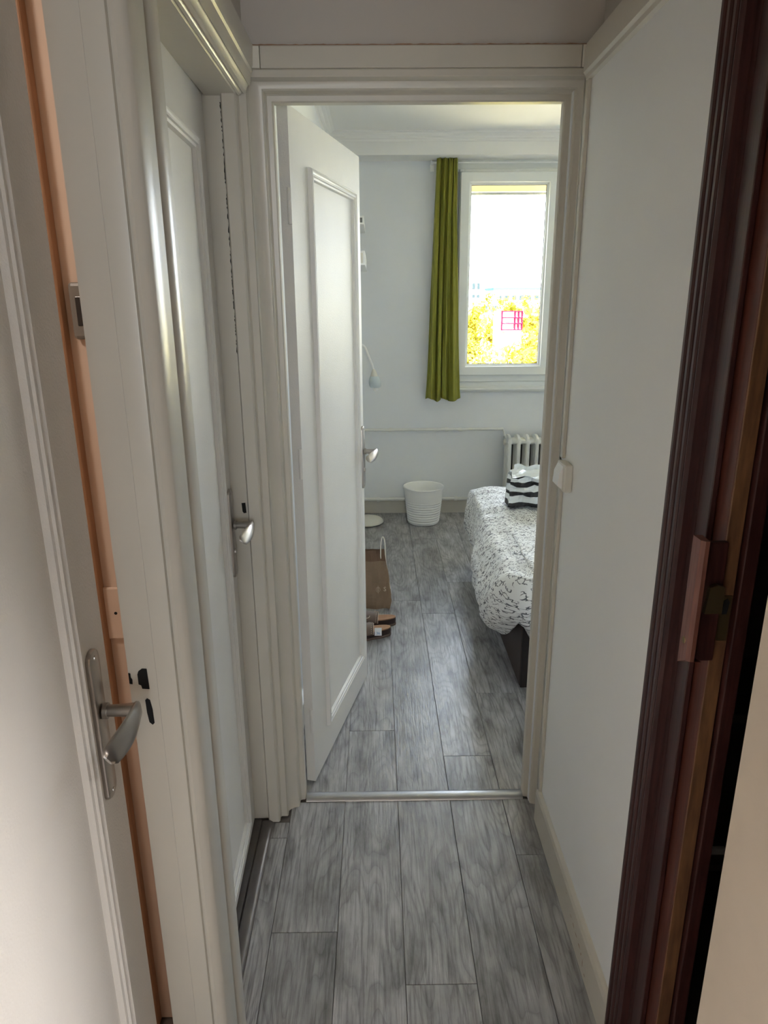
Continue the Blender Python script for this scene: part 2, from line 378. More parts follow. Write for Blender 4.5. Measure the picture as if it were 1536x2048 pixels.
# casing of the bedroom door: stepped mitred moulding
b = MB(); b.frame(-0.247, 0.470, 0.0, 2.045, [(0.03, 1.955), (0, 1.955), (0, 1.931), (0.003, 1.927), (0.014, 1.925), (0.017, 1.921), (0.0175, 1.896), (0.021, 1.892), (0.034, 1.889), (0.045, 1.880), (0.049, 1.874), (0.050, 1.850), (0.0505, 1.90)], three=True)
struct(b.build('trim_5', 'gloss', smooth=True, angle=30))
# outer bead between that casing and the right wall
b = MB(); b.prism([(0.500, 1.87), (0.500, 1.838), (0.515, 1.824), (0.54, 1.824), (0.54, 1.87)], 0, 2.085, 'z')
struct(b.build('trim_6', 'gloss', smooth=True, angle=60))
# lintel board over the casing with its two end blocks
struct(MB().box(-0.262, 0.486, 1.848, 1.93, 2.097, 2.143, bev=0.002).build('trim_7', 'gloss'))
struct(MB().box(-0.290, -0.263, 1.846, 1.93, 2.097, 2.142, bev=0.001).build('trim_8', 'cream'))
struct(MB().box(0.487, 0.512, 1.846, 1.93, 2.097, 2.142, bev=0.001).build('trim_9', 'cream'))
struct(MB().box(-0.30, 0.53, 1.853, 1.93, 2.080, 2.0975, bev=0.002).build('trim_10', 'gloss'))

b = MB(); rows = [[(-0.29 + k * .008, 1.8475, z_ + (random.random() * .0016 if z_ > 2.1435 else 0)) for k in range(101)] for z_ in (2.1428, 2.1440)]
b.grid(rows); b.build('crack', 'tan', bpy.data.objects['trim_7'])
# ---- jamb of door B at the far corner, and beads
b = MB(); b.prism([(-0.50, 1.93), (-0.50, 1.842), (-0.357, 1.842), (-0.357, 1.93)], 0, 2.09, 'z')
struct(b.build('trim_11', 'gloss'))
b = MB(); b.prism([(-0.3565, 1.93), (-0.3565, 1.832), (-0.352, 1.824), (-0.323, 1.824), (-0.319, 1.829), (-0.319, 1.846), (-0.316, 1.850), (-0.299, 1.850), (-0.296, 1.855), (-0.296, 1.93)], 0, 2.06, 'z')
struct(b.build('trim_12', 'gloss', smooth=True, angle=35))
# dark crack between jamb and bead, as an irregular sliver
b = MB()
zz = 0.95
pts = []
while zz < 2.03:
    pts.append((zz, 0.0010 + 0.0030 * random.random() * (1 if zz > 1.45 else 0.1))); zz += 0.004
rows = [[(-0.357 - w, 1.8415, z) for z, w in pts], [(-0.3565 + w * .4, 1.8230 + 0.018, z) for z, w in pts]]
b.grid(rows); cr_ = b.build('crack', 'black', bpy.data.objects['trim_11'])

# ---- head of door B: projecting fluted head moulding
b = MB(); b.prism([(-0.50, 2.075), (-0.395, 2.075), (-0.395, 2.040), (-0.352, 2.040), (-0.322, 2.040), (-0.319, 2.043), (-0.316, 2.040), (-0.311, 2.042), (-0.308, 2.047), (-0.304, 2.044), (-0.298, 2.047), (-0.296, 2.056), (-0.292, 2.062), (-0.289, 2.060), (-0.286, 2.070), (-0.284, 2.086), (-0.280, 2.090), (-0.282, 2.094), (-0.279, 2.102), (-0.277, 2.143), (-0.50, 2.143)], -1.2, 1.846, 'y')
struct(b.build('trim_13', 'gloss', smooth=True, angle=25))
# upper left wall above the doors
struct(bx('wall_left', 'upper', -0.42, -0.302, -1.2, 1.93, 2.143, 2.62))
# ---- pillar between door A and door B
prof = [(-0.402, 0.9935), (-0.3575, 0.9930), (-0.3560, 0.9900), (-0.3270, 0.9900), (-0.3255, 0.9905), (-0.3240, 0.9960),
        (-0.3180, 0.9960), (-0.3165, 0.9800), (-0.3120, 0.9790), (-0.3050, 0.9830), (-0.2990, 0.9880), (-0.2970, 0.9930), (-0.2970, 1.0560),
        (-0.3010, 1.0610), (-0.3060, 1.0670), (-0.3060, 1.0850), (-0.3010, 1.0920), (-0.2985, 1.1000), (-0.3000, 1.1360), (-0.3060, 1.1440),
        (-0.3570, 1.1440), (-0.3570, 1.1380), (-0.402, 1.1380)]
b = MB(); b.prism([(x, y) for x, y in prof], 0, 2.06, 'z')
struct(b.build('trim_14', 'gloss', smooth=True, angle=40))
# strike slots in the reveal of door A: plate-less mortices
def slot(name, pts, y, parent, m='black'):
    b = MB(); A = b.verts([(x, y, z) for x, z in pts]); B = b.verts([(x, y + 0.0012, z) for x, z in pts])
    b.bm.faces.new(A[::-1]); b.bm.faces.new(B); n = len(pts)
    for i in range(n): b.bm.faces.new([A[i], A[(i + 1) % n], B[(i + 1) % n], B[i]])
    return b.build(name, m, parent)
pl = bpy.data.objects['trim_14']
slot('strike_slot', [(-0.3850, 1.0155), (-0.3790, 1.020), (-0.3715, 1.0195), (-0.3705, 0.983), (-0.3820, 0.984), (-0.3830, 0.990), (-0.3870, 0.992), (-0.3870, 1.010)], 0.9918, pl)
slot('strike_slot', [(-0.4015, 1.0120), (-0.3985, 1.0110), (-0.3985, 1.004), (-0.3965, 1.000), (-0.3970, 0.992), (-0.4015, 0.993)], 0.9922, pl)
slot('strike_slot', [(-0.3795, 0.963), (-0.3765, 0.966), (-0.3720, 0.963), (-0.3695, 0.945), (-0.3690, 0.920), (-0.3720, 0.917), (-0.3770, 0.922), (-0.3790, 0.940)], 0.9918, pl)
pj = bpy.data.objects['trim_11']
slot('strike_slot', [(-0.3745, 1.048), (-0.3640, 1.049), (-0.3625, 1.020), (-0.3700, 1.019), (-0.3730, 1.024)], 1.8405, pj)
slot('strike_slot', [(-0.3710, 0.985), (-0.3635, 0.985), (-0.3630, 0.948), (-0.3690, 0.948)], 1.8405, pj)

# ---- side rooms behind the left doors (peach room behind door A, dark WC behind door B)
struct(bx('wall_left', 'orange', -1.50, -0.402, 1.20, 1.26, 0, 2.5))
struct(bx('wall_left', 'orange', -1.50, -1.44, -0.3, 1.20, 0, 2.5))
struct(bx('wall_left', 'orange', -1.50, -0.40, -0.36, -0.30, 0, 2.5))
struct(bx('wall_left', 'wall', -1.50, -0.50, 1.90, 1.96, 0, 2.5))
struct(bx('wall_left', 'wall', -1.50, -1.44, 1.26, 1.90, 0, 2.5))
struct(bx('ceiling', 'ceil', -1.50, -0.42, -0.36, 1.96, 2.5, 2.6))
struct(bx('wall_left', 'wall', -0.42, -0.31, -1.2, 0.30, 0, 2.143))
struct(bx('wall_left', 'orange', -0.402, -0.360, 1.138, 1.20, 0, 2.06))
struct(MB().box(-0.545, -0.509, 1.178, 1.20, 0, 2.4, bev=0.003).build('trim_15', 'tan'))

# ---- hall ceiling and the space behind the camera
struct(bx('ceiling', 'ceil', -0.42, 0.70, -1.2, 1.93, 2.60, 2.70))
struct(bx('wall_right', 'beige', 0.398, 0.52, 0.35, 0.65, 0, 2.14))
struct(bx('wall_right', 'beige', 0.398, 0.52, -1.2, -0.70, 0, 2.14))
struct(bx('wall_right', 'beige', 0.398, 0.52, -0.70, 0.35, 2.05, 2.14))
struct(bx('wall_right', 'beige', 2.0, 2.1, -1.2, 0.56, 0, 2.6))
struct(bx('wall_right', 'beige', 0.70, 2.1, 0.44, 0.56, 0, 2.6))
struct(bx('wall_right', 'beige', 0.52, 0.70, 0.44, 0.56, 0, 2.14))
struct(bx('wall_right', 'beige', 0.70, 2.1, -1.3, -1.2, 0, 2.6))
struct(bx('ceiling', 'ceil', 0.70, 2.1, -1.3, 0.56, 2.5, 2.6))
struct(bx('wall_right', 'wall', 2.6, 2.75, -4.2, -1.2, 0, 2.7))
struct(bx('wall_left', 'wall', -1.65, -1.5, -4.2, -1.2, 0, 2.7))
struct(bx('wall_front', 'wall', -1.65, -0.31, -1.3, -1.2, 0, 2.7))
struct(bx('wall_front', 'wall', 0.52, 2.75, -1.3, -1.2, 0, 2.7))
struct(bx('ceiling', 'ceil', -1.65, 2.75, -4.2, -1.2, 2.6, 2.7))
struct(bx('wall_front', 'wall', -0.42, 0.70, -1.3, -1.2, 2.06, 2.7))  # header added out of view to shade the top of the hall
for a in ((-1.65, -0.5, 0, 2.7), (1.7, 2.75, 0, 2.7), (-0.5, 1.7, 0, 0.65), (-0.5, 1.7, 2.35, 2.7), (-0.5, 0.1, 0.65, 2.35), (0.9, 1.7, 0.65, 2.35)):
    struct(bx('wall_front', 'wall', a[0], a[1], -4.2, -4.0, a[2], a[3]))
# outside: slab added out of view over the rear window to block the sun
struct(bx('wall_front', 'render', -2.5, 3.5, -8.0, -4.2, 2.75, 2.95))

# ---- bedroom shell
XBL = -0.305
struct(bx('wall_left', 'room', -0.45, XBL, 2.0, 5.3, 0, 2.66))
struct(bx('wall_right', 'room', 2.6, 2.75, 1.905, 5.4, 0, 2.66))
struct(bx('ceiling', 'ceil', -0.45, 2.75, 1.93, 5.4, 2.605, 2.75))
# back wall around the window
WX0, WX1, WZ0, WZ1 = 0.600, 2.500, 1.080, 2.385
struct(bx('wall_back', 'room', -0.45, WX0, YF, 5.36, 0, 2.66))
struct(bx('wall_back', 'room', WX1, 2.75, YF, 5.36, 0, 2.66))
struct(bx('wall_back', 'room', WX0, WX1, YF, 5.36, 0, WZ0))
struct(bx('wall_back', 'room', WX0, WX1, YF, 5.36, WZ1, 2.66))
# soffit box in front of the window with a cornice moulding
struct(bx('ceiling', 'ceil', XBL, 2.6, 4.95, YF, 2.472, 2.606))
b = MB(); b.prism([(4.95, 2.548), (4.946, 2.552), (4.944, 2.562), (4.936, 2.568), (4.934, 2.578), (4.922, 2.588), (4.920, 2.596), (4.900, 2.600), (4.898, 2.606), (4.95, 2.606)], XBL, 2.6, 'x')
struct(b.build('trim_16', 'ceil', smooth=True, angle=20))
b = MB(); b.prism([(XBL, 2.540), (XBL + .006, 2.548), (XBL + .008, 2.562), (XBL + .018, 2.570), (XBL + .022, 2.580), (XBL + .036, 2.590), (XBL + .04, 2.598), (XBL + .06, 2.606), (XBL, 2.606)], 2.0, 4.95, 'y')
struct(b.build('trim_17', 'ceil', smooth=True, angle=20))
b = MB(); b.prism([(YF, 0.0), (YF - .014, 0.0), (YF - .014, 0.095), (YF - .010, 0.105), (YF, 0.108)], XBL, 2.6, 'x')
struct(b.build('baseboard_back', 'gloss'))
b = MB(); b.prism([(XBL, 0.0), (XBL + .012, 0.0), (XBL + .012, 0.1), (XBL, 0.105)], 2.02, YF - .015, 'y')
struct(b.build('baseboard_left', 'gloss'))

# ---- roof and outside skin so that no sun leaks in
struct(bx('ceiling', 'render', -3.0, 4.0, -4.3, 5.42, 2.76, 3.0))
struct(bx('wall_back', 'render', -3.0, WX0 - 0.001, 5.361, 5.42, -3, 2.76))
struct(bx('wall_back', 'render', WX1, 4.0, 5.361, 5.42, -3, 2.76))
struct(bx('wall_back', 'render', WX0, WX1, 5.361, 5.42, -3, WZ0 - 0.05))
struct(bx('wall_back', 'render', WX0, WX1, 5.361, 5.42, WZ1 + 0.02, 2.76))
struct(bx('wall_left', 'render', -3.0, -2.9, -4.3, 5.42, -0.1, 2.76))
struct(bx('wall_right', 'render', 3.9, 4.0, -4.3, 5.42, -0.1, 2.76))
struct(bx('floor', 'render', -3.0, 4.0, -4.3, 5.42, -0.3, -0.082))

# ---- window
win = struct(empty('window_1', (0.574, YF, 1.0)))
def wpart(o): o.parent = win; o.matrix_parent_inverse = Matrix.Translation(win.location).inverted(); return o
# fixed frame
b = MB()
b.box(0.574, 0.606, 5.115, 5.20, 1.03, 2.415, bev=.003); b.box(2.492, 2.524, 5.115, 5.20, 1.03, 2.415, bev=.003)
b.box(0.606, 2.492, 5.115, 5.20, 2.392, 2.415, bev=.003); b.box(0.606, 2.492, 5.115, 5.20, 1.005, 1.052, bev=.003); b.box(1.250, 1.290, 5.125, 5.20, 1.05, 2.395, bev=.003); b.box(1.876, 1.914, 5.125, 5.20, 1.05, 2.395, bev=.003)
wpart(b.build('window_frame', 'pvc'))
def sash(x0, x1):
    z0, z1 = 1.050, 2.396
    b = MB(); b.frame(x0 + .078, x1 - .078, z0 + .080, z1 - .078, [(-.0, 5.150), (0.0, 5.118), (0.004, 5.112), (0.012, 5.106), (0.014, 5.090), (0.018, 5.086), (0.072, 5.086), (0.078, 5.092), (0.078, 5.150)])
    s_ = wpart(b.build('sash', 'pvc', smooth=True, angle=25))
    g = wpart(bx('pane', 'glass', x0 + .078, x1 - .078, 5.132, 5.136, z0 + .08, z1 - .078))
    b = MB(); b.frame(x0 + .082, x1 - .082, z0 + .084, z1 - .082, [(0, 5.1315), (0.004, 5.128), (0.006, 5.120)])
    wpart(b.build('gasket', 'grey'))
sash(0.578, 1.246); sash(1.294, 1.872); sash(1.918, 2.520)  # last sash is added out of view to let in more daylight
# rolled-up shutter bottom seen behind the pane
for z0, z1, y in ((2.292, 2.330, 5.24), (2.272, 2.290, 5.25)):
    wpart(MB().box(0.601, 2.499, y, y + .02, z0, z1, bev=.003).build('shutter_slat', 'blind' if z0 > 2.28 else 'grey'))
# boards over and under the window
for n_, (z0, z1, y) in enumerate(((2.416, 2.475, 5.135), (0.975, 1.004, 5.128))):
    struct(MB().box(0.55 if n_ == 0 else 0.59, 2.55, y, YF, z0, z1, bev=.003).build('trim_%d' % (18 + n_), 'pvc'))
b = MB(); b.prism([(YF, .922), (5.140, .925), (5.132, .935), (5.112, .940), (5.108, .950), (5.112, .960), (5.128, .966), (5.134, .975), (YF, .975)], 0.59, 2.55, 'x')
struct(b.build('trim_20', 'pvc', smooth=True, angle=30))
struct(MB().box(0.55, 2.55, 5.145, YF, 2.40, 2.52, bev=.002).build('trim_21', 'pvc'))

# rear window of the living room
w2 = struct(empty('window_2', (0.6, -4.1, 0.65)))
b = MB(); b.frame(0.16, 0.84, 0.71, 2.29, [(0, -4.05), (0, -4.0), (0.06, -4.0), (0.06, -4.05)])
o = b.build('window_frame', 'pvc', w2); o.matrix_parent_inverse = Matrix.Translation(w2.location).inverted()

# ================================================================== DOORS
def lever(T, parent, flip=1, twist=0.55, length=0.115, outx=0.052):
    """T maps (u, out, z) to door local; hub at origin; lever runs towards -u"""
    b = MB(T)
    b.tube([(0, 0.004, 0), (0, outx - .004, 0)], [0.0085, 0.0105], 16)
    b.tube([(0, 0.004, 0), (0, 0.010, 0)], [0.012, 0.012], 16)
    neck = b.build('lever_neck', 'steel', parent, smooth=True)
    b = MB(T); rows = []
    N = 14
    for i in range(N + 1):
        t = i / N
        u = 0.012 - t * length
        h = 0.012 + 0.005 * math.sin(t * PI * .9); th = 0.0055 - 0.002 * t
        if i in (0, N): h *= .6; th *= .5
        ang = twist * (0.2 + t); out = outx + 0.006 * math.sin(t * PI) - 0.012 * t; z = -0.012 * t
        ring = []
        for k in range(16):
            a = 2 * PI * k / 16; y = th * math.cos(a); w = h * math.sin(a)
            ring.append((u, out + y * math.cos(ang) - w * math.sin(ang), z + y * math.sin(ang) + w * math.cos(ang)))
        rows.append(ring)
    V = b.grid(rows, closed_u=True); b.bm.faces.new(V[0][::-1]); b.bm.faces.new(V[-1])
    return b.build('lever', 'steel', parent, smooth=True, angle=60)

def rounded_plate(b, u0, u1, z0, z1, d0, d1, n=10, bev=0.003):
    r = (u1 - u0) / 2; c = (u0 + u1) / 2; ry = r * 0.75
    out = [(c + r * math.cos(a), z1 - ry + ry * math.sin(a)) for a in [PI * k / n for k in range(n + 1)]]
    out += [(c + r * math.cos(a), z0 + ry + ry * math.sin(a)) for a in [PI + PI * k / n for k in range(n + 1)]]
    def ring(k, d): return [(c + (u - c) * (1 - k / r), d, (z0 + z1) / 2 + (z - (z0 + z1) / 2) * (1 - k / ((z1 - z0) / 2))) for u, z in out]
    V = b.grid([ring(0, d0), ring(0, d1 - bev), ring(bev * .4, d1 - bev * .3), ring(bev, d1)], closed_u=True)
    b.bm.faces.new(V[-1]); b.bm.faces.new(V[0])

def make_door(name, hinge, ang, w, z0, z1, panel, hz, hs=1.0, label=None, mirror=1, th=0.038, hu=0.062, both=True, bd=0.002):
    """door leaf; local x along the leaf from the hinge, local y out of the seen face (negative y = hidden side)"""
    d = empty(name, (hinge[0], hinge[1], 0), 0)
    ux, uy = math.sin(ang), math.cos(ang)          # leaf direction in plan
    nx, ny = math.cos(ang), -math.sin(ang)         # outward normal of the seen face
    T = lambda v: Vector((v.x * ux + v.y * nx, v.x * uy + v.y * ny, v.z))
    pu0, pu1, pz0, pz1 = panel
    # slab with recess: ring of stiles and rails
    b = MB(T)
    o = [(0, z0), (0, z1), (w, z1), (w, z0)]; i_ = [(pu0, pz0), (pu0, pz1), (pu1, pz1), (pu1, pz0)]
    for side, sg in ((0.0, 1), (-th, -1)):
        A = b.verts([(u, side, z) for u, z in o]); B = b.verts([(u, side, z) for u, z in i_])
        C = b.verts([(u, side - sg * bd, z) for u, z in i_])
        for k in range(4):
            b.bm.faces.new([A[k], A[(k + 1) % 4], B[(k + 1) % 4], B[k]]); b.bm.faces.new([B[k], B[(k + 1) % 4], C[(k + 1) % 4], C[k]])
        if side == 0: A0 = A
        else: A1 = A
    for k in range(4): b.bm.faces.new([A0[k], A0[(k + 1) % 4], A1[(k + 1) % 4], A1[k]])
    b.build('door_leaf', 'door', d)
    b = MB(T); b.box(pu0, pu1, -th + bd, -bd, pz0, pz1); b.build('door_panel', 'door', d)
    # moulding beads inside the recess, stepping down to the panel
    b = MB(T); b.frame(pu0, pu1, pz0, pz1, [(0.001, -0.001), (0.0, 0.008), (-0.003, 0.0125), (-0.008, 0.0135), (-0.011, 0.0105), (-0.014, 0.0095), (-0.016, 0.0115), (-0.020, 0.0115), (-0.022, 0.008), (-0.027, 0.0065), (-0.029, 0.001), (-0.030, -bd)])
    # frame() grows outward for positive offsets
    b.build('door_moulding', 'door', d, smooth=True, angle=30)
    # lock plate and lever
    h = empty('door_handle'); h.parent = d
    u = w - hu
    b = MB(T); rounded_plate(b, u - .019 * hs, u + .019 * hs, hz - 0.150, hz + 0.10, 0.0, 0.0075)
    b.build('lock_plate', 'steel', h, smooth=True, angle=30)
    lever(lambda v: T(Vector((u + v.x, 0.006 + v.y, hz + v.z))), h)
    b = MB(lambda v: T(Vector((v.x, v.y, v.z)))); b.tube([(u, 0.0072, hz - 0.075), (u, 0.0115, hz - 0.075)], [0.0095, 0.0085], 16)
    b.build('key_cylinder', 'steel', h, smooth=True)
    for dz in (0.088, -0.138):
        b = MB(T); b.tube([(u, 0.007, hz + dz), (u, 0.0086, hz + dz)], [0.004, 0.0035], 10); b.build('screw', 'steel', h)
    d['kind'] = 'structure'
    if label: d['label'] = label
    return d
A13 = math.radians(13.5)
d3 = make_door('door_1', (-0.221, 2.005), A13, 0.718, 0.010, 2.062, (0.145, 0.640, 0.135, 1.937), 1.012, hu=0.021, th=0.030)
# hinges on the bedroom door
for z in (0.25, 1.12, 1.82):
    b = MB(); b.tube([(-0.004, -0.006, z - .045), (-0.004, -0.006, z + .045)], 0.006, 10); b.build('hinge', 'door', d3, smooth=True)
dA = make_door('door_2', (-0.392, 0.335), -math.radians(2.7), 0.632, 0.010, 2.055, (0.10, 0.520, 0.14, 1.93), 1.000)
dB = make_door('door_3', (-0.388, 1.275), -math.radians(1.2), 0.560, 0.012, 2.066, (0.055, 0.445, 0.085, 1.93), 1.000, hu=0.042)
tag(d3, 'tall white panelled door standing open into the bedroom'); tag(dA, 'nearest white door on the left, slightly ajar, with nickel lever'); tag(dB, 'white door on the left beside the bedroom doorway, with small lever')
# opening 0: stop strips the leaves close against (heads)
struct(bx('trim_22', 'gloss', -0.50, -0.357, -0.3, 0.30, 0, 2.1))
struct(bx('wall_left', 'orange', -0.50, -0.43, -0.30, 1.93, 2.10, 2.5))

# ================================================================== BROWN DOORWAY ON THE RIGHT
b = MB()
pr_ = [(0.500, 1.128)]
y = 1.124
for k in range(3):
    pr_ += [(0.494, y), (0.4850, y - 0.0015), (0.4835, y - 0.004), (0.4835, y - 0.011), (0.4860, y - 0.0135), (0.494, y - 0.0150), (0.4945, y - 0.019)]
    y -= 0.0195
pr_ += [(0.4845, y), (0.4835, y - .004), (0.4870, 1.052), (0.500, 1.050), (0.500, 1.035), (0.575, 1.035), (0.575, 1.128)]
b.prism(pr_, 0, 2.14, 'z')
struct(b.build('trim_24', 'mahog', smooth=True, angle=25))
# inner jamb the sliding leaf runs along
struct(MB().box(0.5005, 0.510, 0.998, 1.050, 0, 2.14, bev=.0015).build('trim_25', 'mahog'))
struct(MB().box(0.538, 0.560, 0.950, 1.035, 0, 2.14, bev=.002).build('trim_26', 'mahog'))
struct(MB().box(0.560, 0.566, 0.962, 1.035, 0, 2.14, bev=.002).build('trim_27', 'mahogred'))
struct(bx('trim_28', 'mahog', 0.42, 0.60, 0.65, 1.05, 2.05, 2.14))
dd = struct(empty('door_4', (0.52, 0.96, 0))); tag(dd, 'dark mahogany sliding door leaf with wooden bar handle')
def dp(o, p=dd): o.parent = p; o.matrix_parent_inverse = Matrix.Translation((0.52, 0.96, 0)).inverted(); return o
dp(MB().box(0.512, 0.536, 0.962, 1.034, 0.01, 2.05, bev=.0015).build('door_leaf', 'mahogred'))
dp(MB().box(0.5125, 0.5355, 0.9595, 0.963, 0.01, 2.05, bev=.001).build('edge_strip', 'rawwood'))
# bar handle: long bevelled bar standing off the leaf
b = MB(lambda v: v); 
yb0, yb1 = 0.925, 0.962
sec = [(0.463, 0.960), (0.463, 0.936), (0.468, 0.930), (0.474, 0.930), (0.476, 0.960)]
rows = [[(x, y, z) for x, y in sec] for z in (1.040, 1.055, 1.236, 1.247)]
rows[0] = [(x + .012 * (0.960 - y) / .03, y, z + (0.014 if y < .94 else 0)) for x, y, z in rows[0]]
V = b.grid(rows, closed_u=True); b.bm.faces.new(V[0][::-1]); b.bm.faces.new(V[-1])
h4 = dp(b.build('bar_handle', 'mahoglt'))
b = MB(); b.box(0.4755, 0.513, 0.950, 0.962, 1.045, 1.238, bev=.002); dp(b.build('handle_back', 'mahog'), dd)
b = MB(); b.tube([(0.462, 0.948, 1.083), (0.4635, 0.948, 1.083)], [0.005, 0.006], 14); dp(b.build('screw', 'brass'))
b = MB(); b.prism([(0.486, 1.128), (0.512, 1.128), (0.512, 1.170), (0.500, 1.174), (0.490, 1.170)], 0.942, 0.9495, 'y'); dp(b.build('latch', 'brass'))
b = MB(); b.box(0.514, 0.5335, 0.958, 0.9596, 1.075, 1.150, bev=.0006); dp(b.build('lock_plate', 'brass'))
b = MB(); b.prism([(0.520, 1.120), (0.528, 1.120), (0.530, 1.140), (0.526, 1.146), (0.521, 1.142)], 0.9572, 0.958, 'y'); dp(b.build('lock_slot', 'black'))

# closet behind
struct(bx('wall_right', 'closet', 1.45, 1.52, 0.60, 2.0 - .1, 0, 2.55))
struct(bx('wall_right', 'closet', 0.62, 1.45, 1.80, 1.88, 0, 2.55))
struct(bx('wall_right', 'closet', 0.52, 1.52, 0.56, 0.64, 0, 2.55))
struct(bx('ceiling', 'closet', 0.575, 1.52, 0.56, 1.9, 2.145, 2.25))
sh = empty('closet_shelf', (0.63, 1.5, 0.55)); tag(sh, 'low beige shelf board inside the dark closet on the right', 'shelf')
for z in (0.56, 0.10):
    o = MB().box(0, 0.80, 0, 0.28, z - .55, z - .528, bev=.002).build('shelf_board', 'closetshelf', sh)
for x_ in (0, .78):
    for y_ in (0, .26): MB().box(x_, x_ + .018, y_, y_ + .02, -.549, .0095).build('shelf_upright', 'closetshelf', sh)
# red garment hanging
def garment(name, x, y, z0, z1, w, d, m, label, ph):
    e = empty(name, (x, y, z0)); tag(e, label, 'clothing')
    b = MB(); rows = []
    for i in range(18):
        t = i / 17; z = t * (z1 - z0); W_ = w * (1 - 0.25 * max(0, t - .8) * 5 * .6) ; ring = []
        for k in range(28):
            a = 2 * PI * k / 28; f = 1 + 0.10 * math.sin(a * 5 + ph + t)
            ring.append((math.cos(a) * d * f, math.sin(a) * W_ * f * (1 - .8 * max(0, t - .9) * 10 * .7), z))
        rows.append(ring)
    V = b.grid(rows, closed_u=True); b.bm.faces.new(V[0][::-1]); b.bm.faces.new(V[-1])
    b.build('garment_body', m, e, smooth=True)
    b = MB(); r = [(0.0, 0, z1 - z0), (0, 0, z1 - z0 + .05), (0, .02, z1 - z0 + .075), (0, .0, z1 - z0 + .095), (0, -.02, z1 - z0 + .085)]; b.tube(r, .002, 8); b.build('hanger_hook', 'steel', e)
garment('red_coat', 0.93, 1.56, 1.13, 2.00, 0.17, 0.06, 'redcloth', 'dark red garment hanging high in the closet', 0)
garment('black_coat', 1.10, 1.50, 0.80, 1.98, 0.20, 0.07, 'darkcloth', 'black garment hanging behind the red one in the closet', 1)
r_ = empty('closet_rod', (1.0, 0.64, 2.085)); tag(r_, 'thin metal hanging rod in the dark closet', 'rod')
b = MB(); b.tube([(-.07, 0, 0), (-.07, 1.158, 0)], .006, 10); b.tube([(.10, 0, -.015), (.10, 1.158, -.015)], .006, 10); b.build('rod_bar', 'steel', r_)
hk = empty('wall_hook', (0.86, 1.45, 0.20)); tag(hk, 'small white plastic clip low inside the dark closet', 'hook')
b = MB(); b.box(-.03, .03, 0, .012, 0, .02, bev=.003); b.box(-.03, -.022, 0, .012, -.02, 0.001, bev=.002); b.build('clip_body', 'white', hk)

# ================================================================== THINGS IN THE HALL
ls = empty('light_switch', (0.50, 1.755, 1.137)); tag(ls, 'cream light switch on the right wall beside the bedroom doorway', 'switch')
b = MB(); b.box(-.022, 0.0, -.035, .040, -.036, .036, bev=.004); b.build('switch_body', 'cream', ls)
b = MB(); b.prism([(-.022, -.030), (-.0335, -.022), (-.031, .010), (-.022, .030)], -.018, .036, 'y'); b.build('rocker', 'white', ls)
for z0, z1 in ((1.174, 2.060), (0.119, 1.100)):
    t_ = MB().box(0.4905, 0.5, 1.800, 1.822, z0, z1, bev=.002).build('cable_trunking', 'gloss')
    tag(t_, 'white cable trunking running %s from the light switch' % ('up' if z0 > 1 else 'down'), 'trunking')
# thermostat and switch panel seen through the gap of the near door
th_ = empty('thermostat', (-0.455, 1.20, 1.565)); tag(th_, 'grey thermostat with dark display on the peach wall', 'thermostat')
b = MB(); b.box(-.043, .04, -.016, 0, -.044, .046, bev=.006); b.build('thermostat_case', 'grey', th_)
b = MB(); b.box(-.032, .03, -.0175, -.0155, -.022, .024, bev=.001); b.build('display', 'screen', th_)
pn = empty('switch_panel', (-0.47, 1.20, 1.02)); tag(pn, 'square cream wall switch plate low on the peach wall', 'switch')
b = MB(); b.box(-.055, .06, -.008, 0, -.05, .055, bev=.003); b.build('switch_plate', 'orange', pn)
b = MB(); b.box(-.050, -.0405, -.0105, -.0075, -.018, .027, bev=.001); b.build('button', 'cream', pn)
b = MB(); b.tube([(-.021, -.0075, .004), (-.021, -.0085, .004)], .003, 12); b.build('socket_hole', 'black', pn)

# ceiling lamp added out of view behind the camera to brighten the hall
cl = empty('added_ceiling_lamp', (0.3, -2.4, 2.60)); tag(cl, 'round warm ceiling lamp added behind the viewer to brighten the hall', 'lamp')
b = MB(); b.lathe([(0.02, 0), (0.15, -.002), (0.16, -.03), (0.155, -.04)], (0, 0, 0)); b.build('lamp_body', 'white', cl, smooth=True)
def bulb(name, loc, power, color, size, parent=None, spread=None):
    d = bpy.data.lights.new(name, 'AREA'); d.shape = 'DISK'; d.size = size; d.energy = power; d.color = color
    o = bpy.data.objects.new(name, d); COL.objects.link(o); o.location = loc; return o
bulb('kitchen_bulb', (1.0, 0.05, 2.42), 62.0, (1.0, 0.94, 0.90), 0.22)
bulb('rear_fill_bulb', (0.3, -2.4, 2.55), 9.0, (1.0, 0.80, 0.62), 0.28)  # added warm fill from behind, not a lamp in view
bulb('side_room_bulb', (-0.95, 0.4, 2.45), 5.5, (1.0, 0.86, 0.73), 0.25)

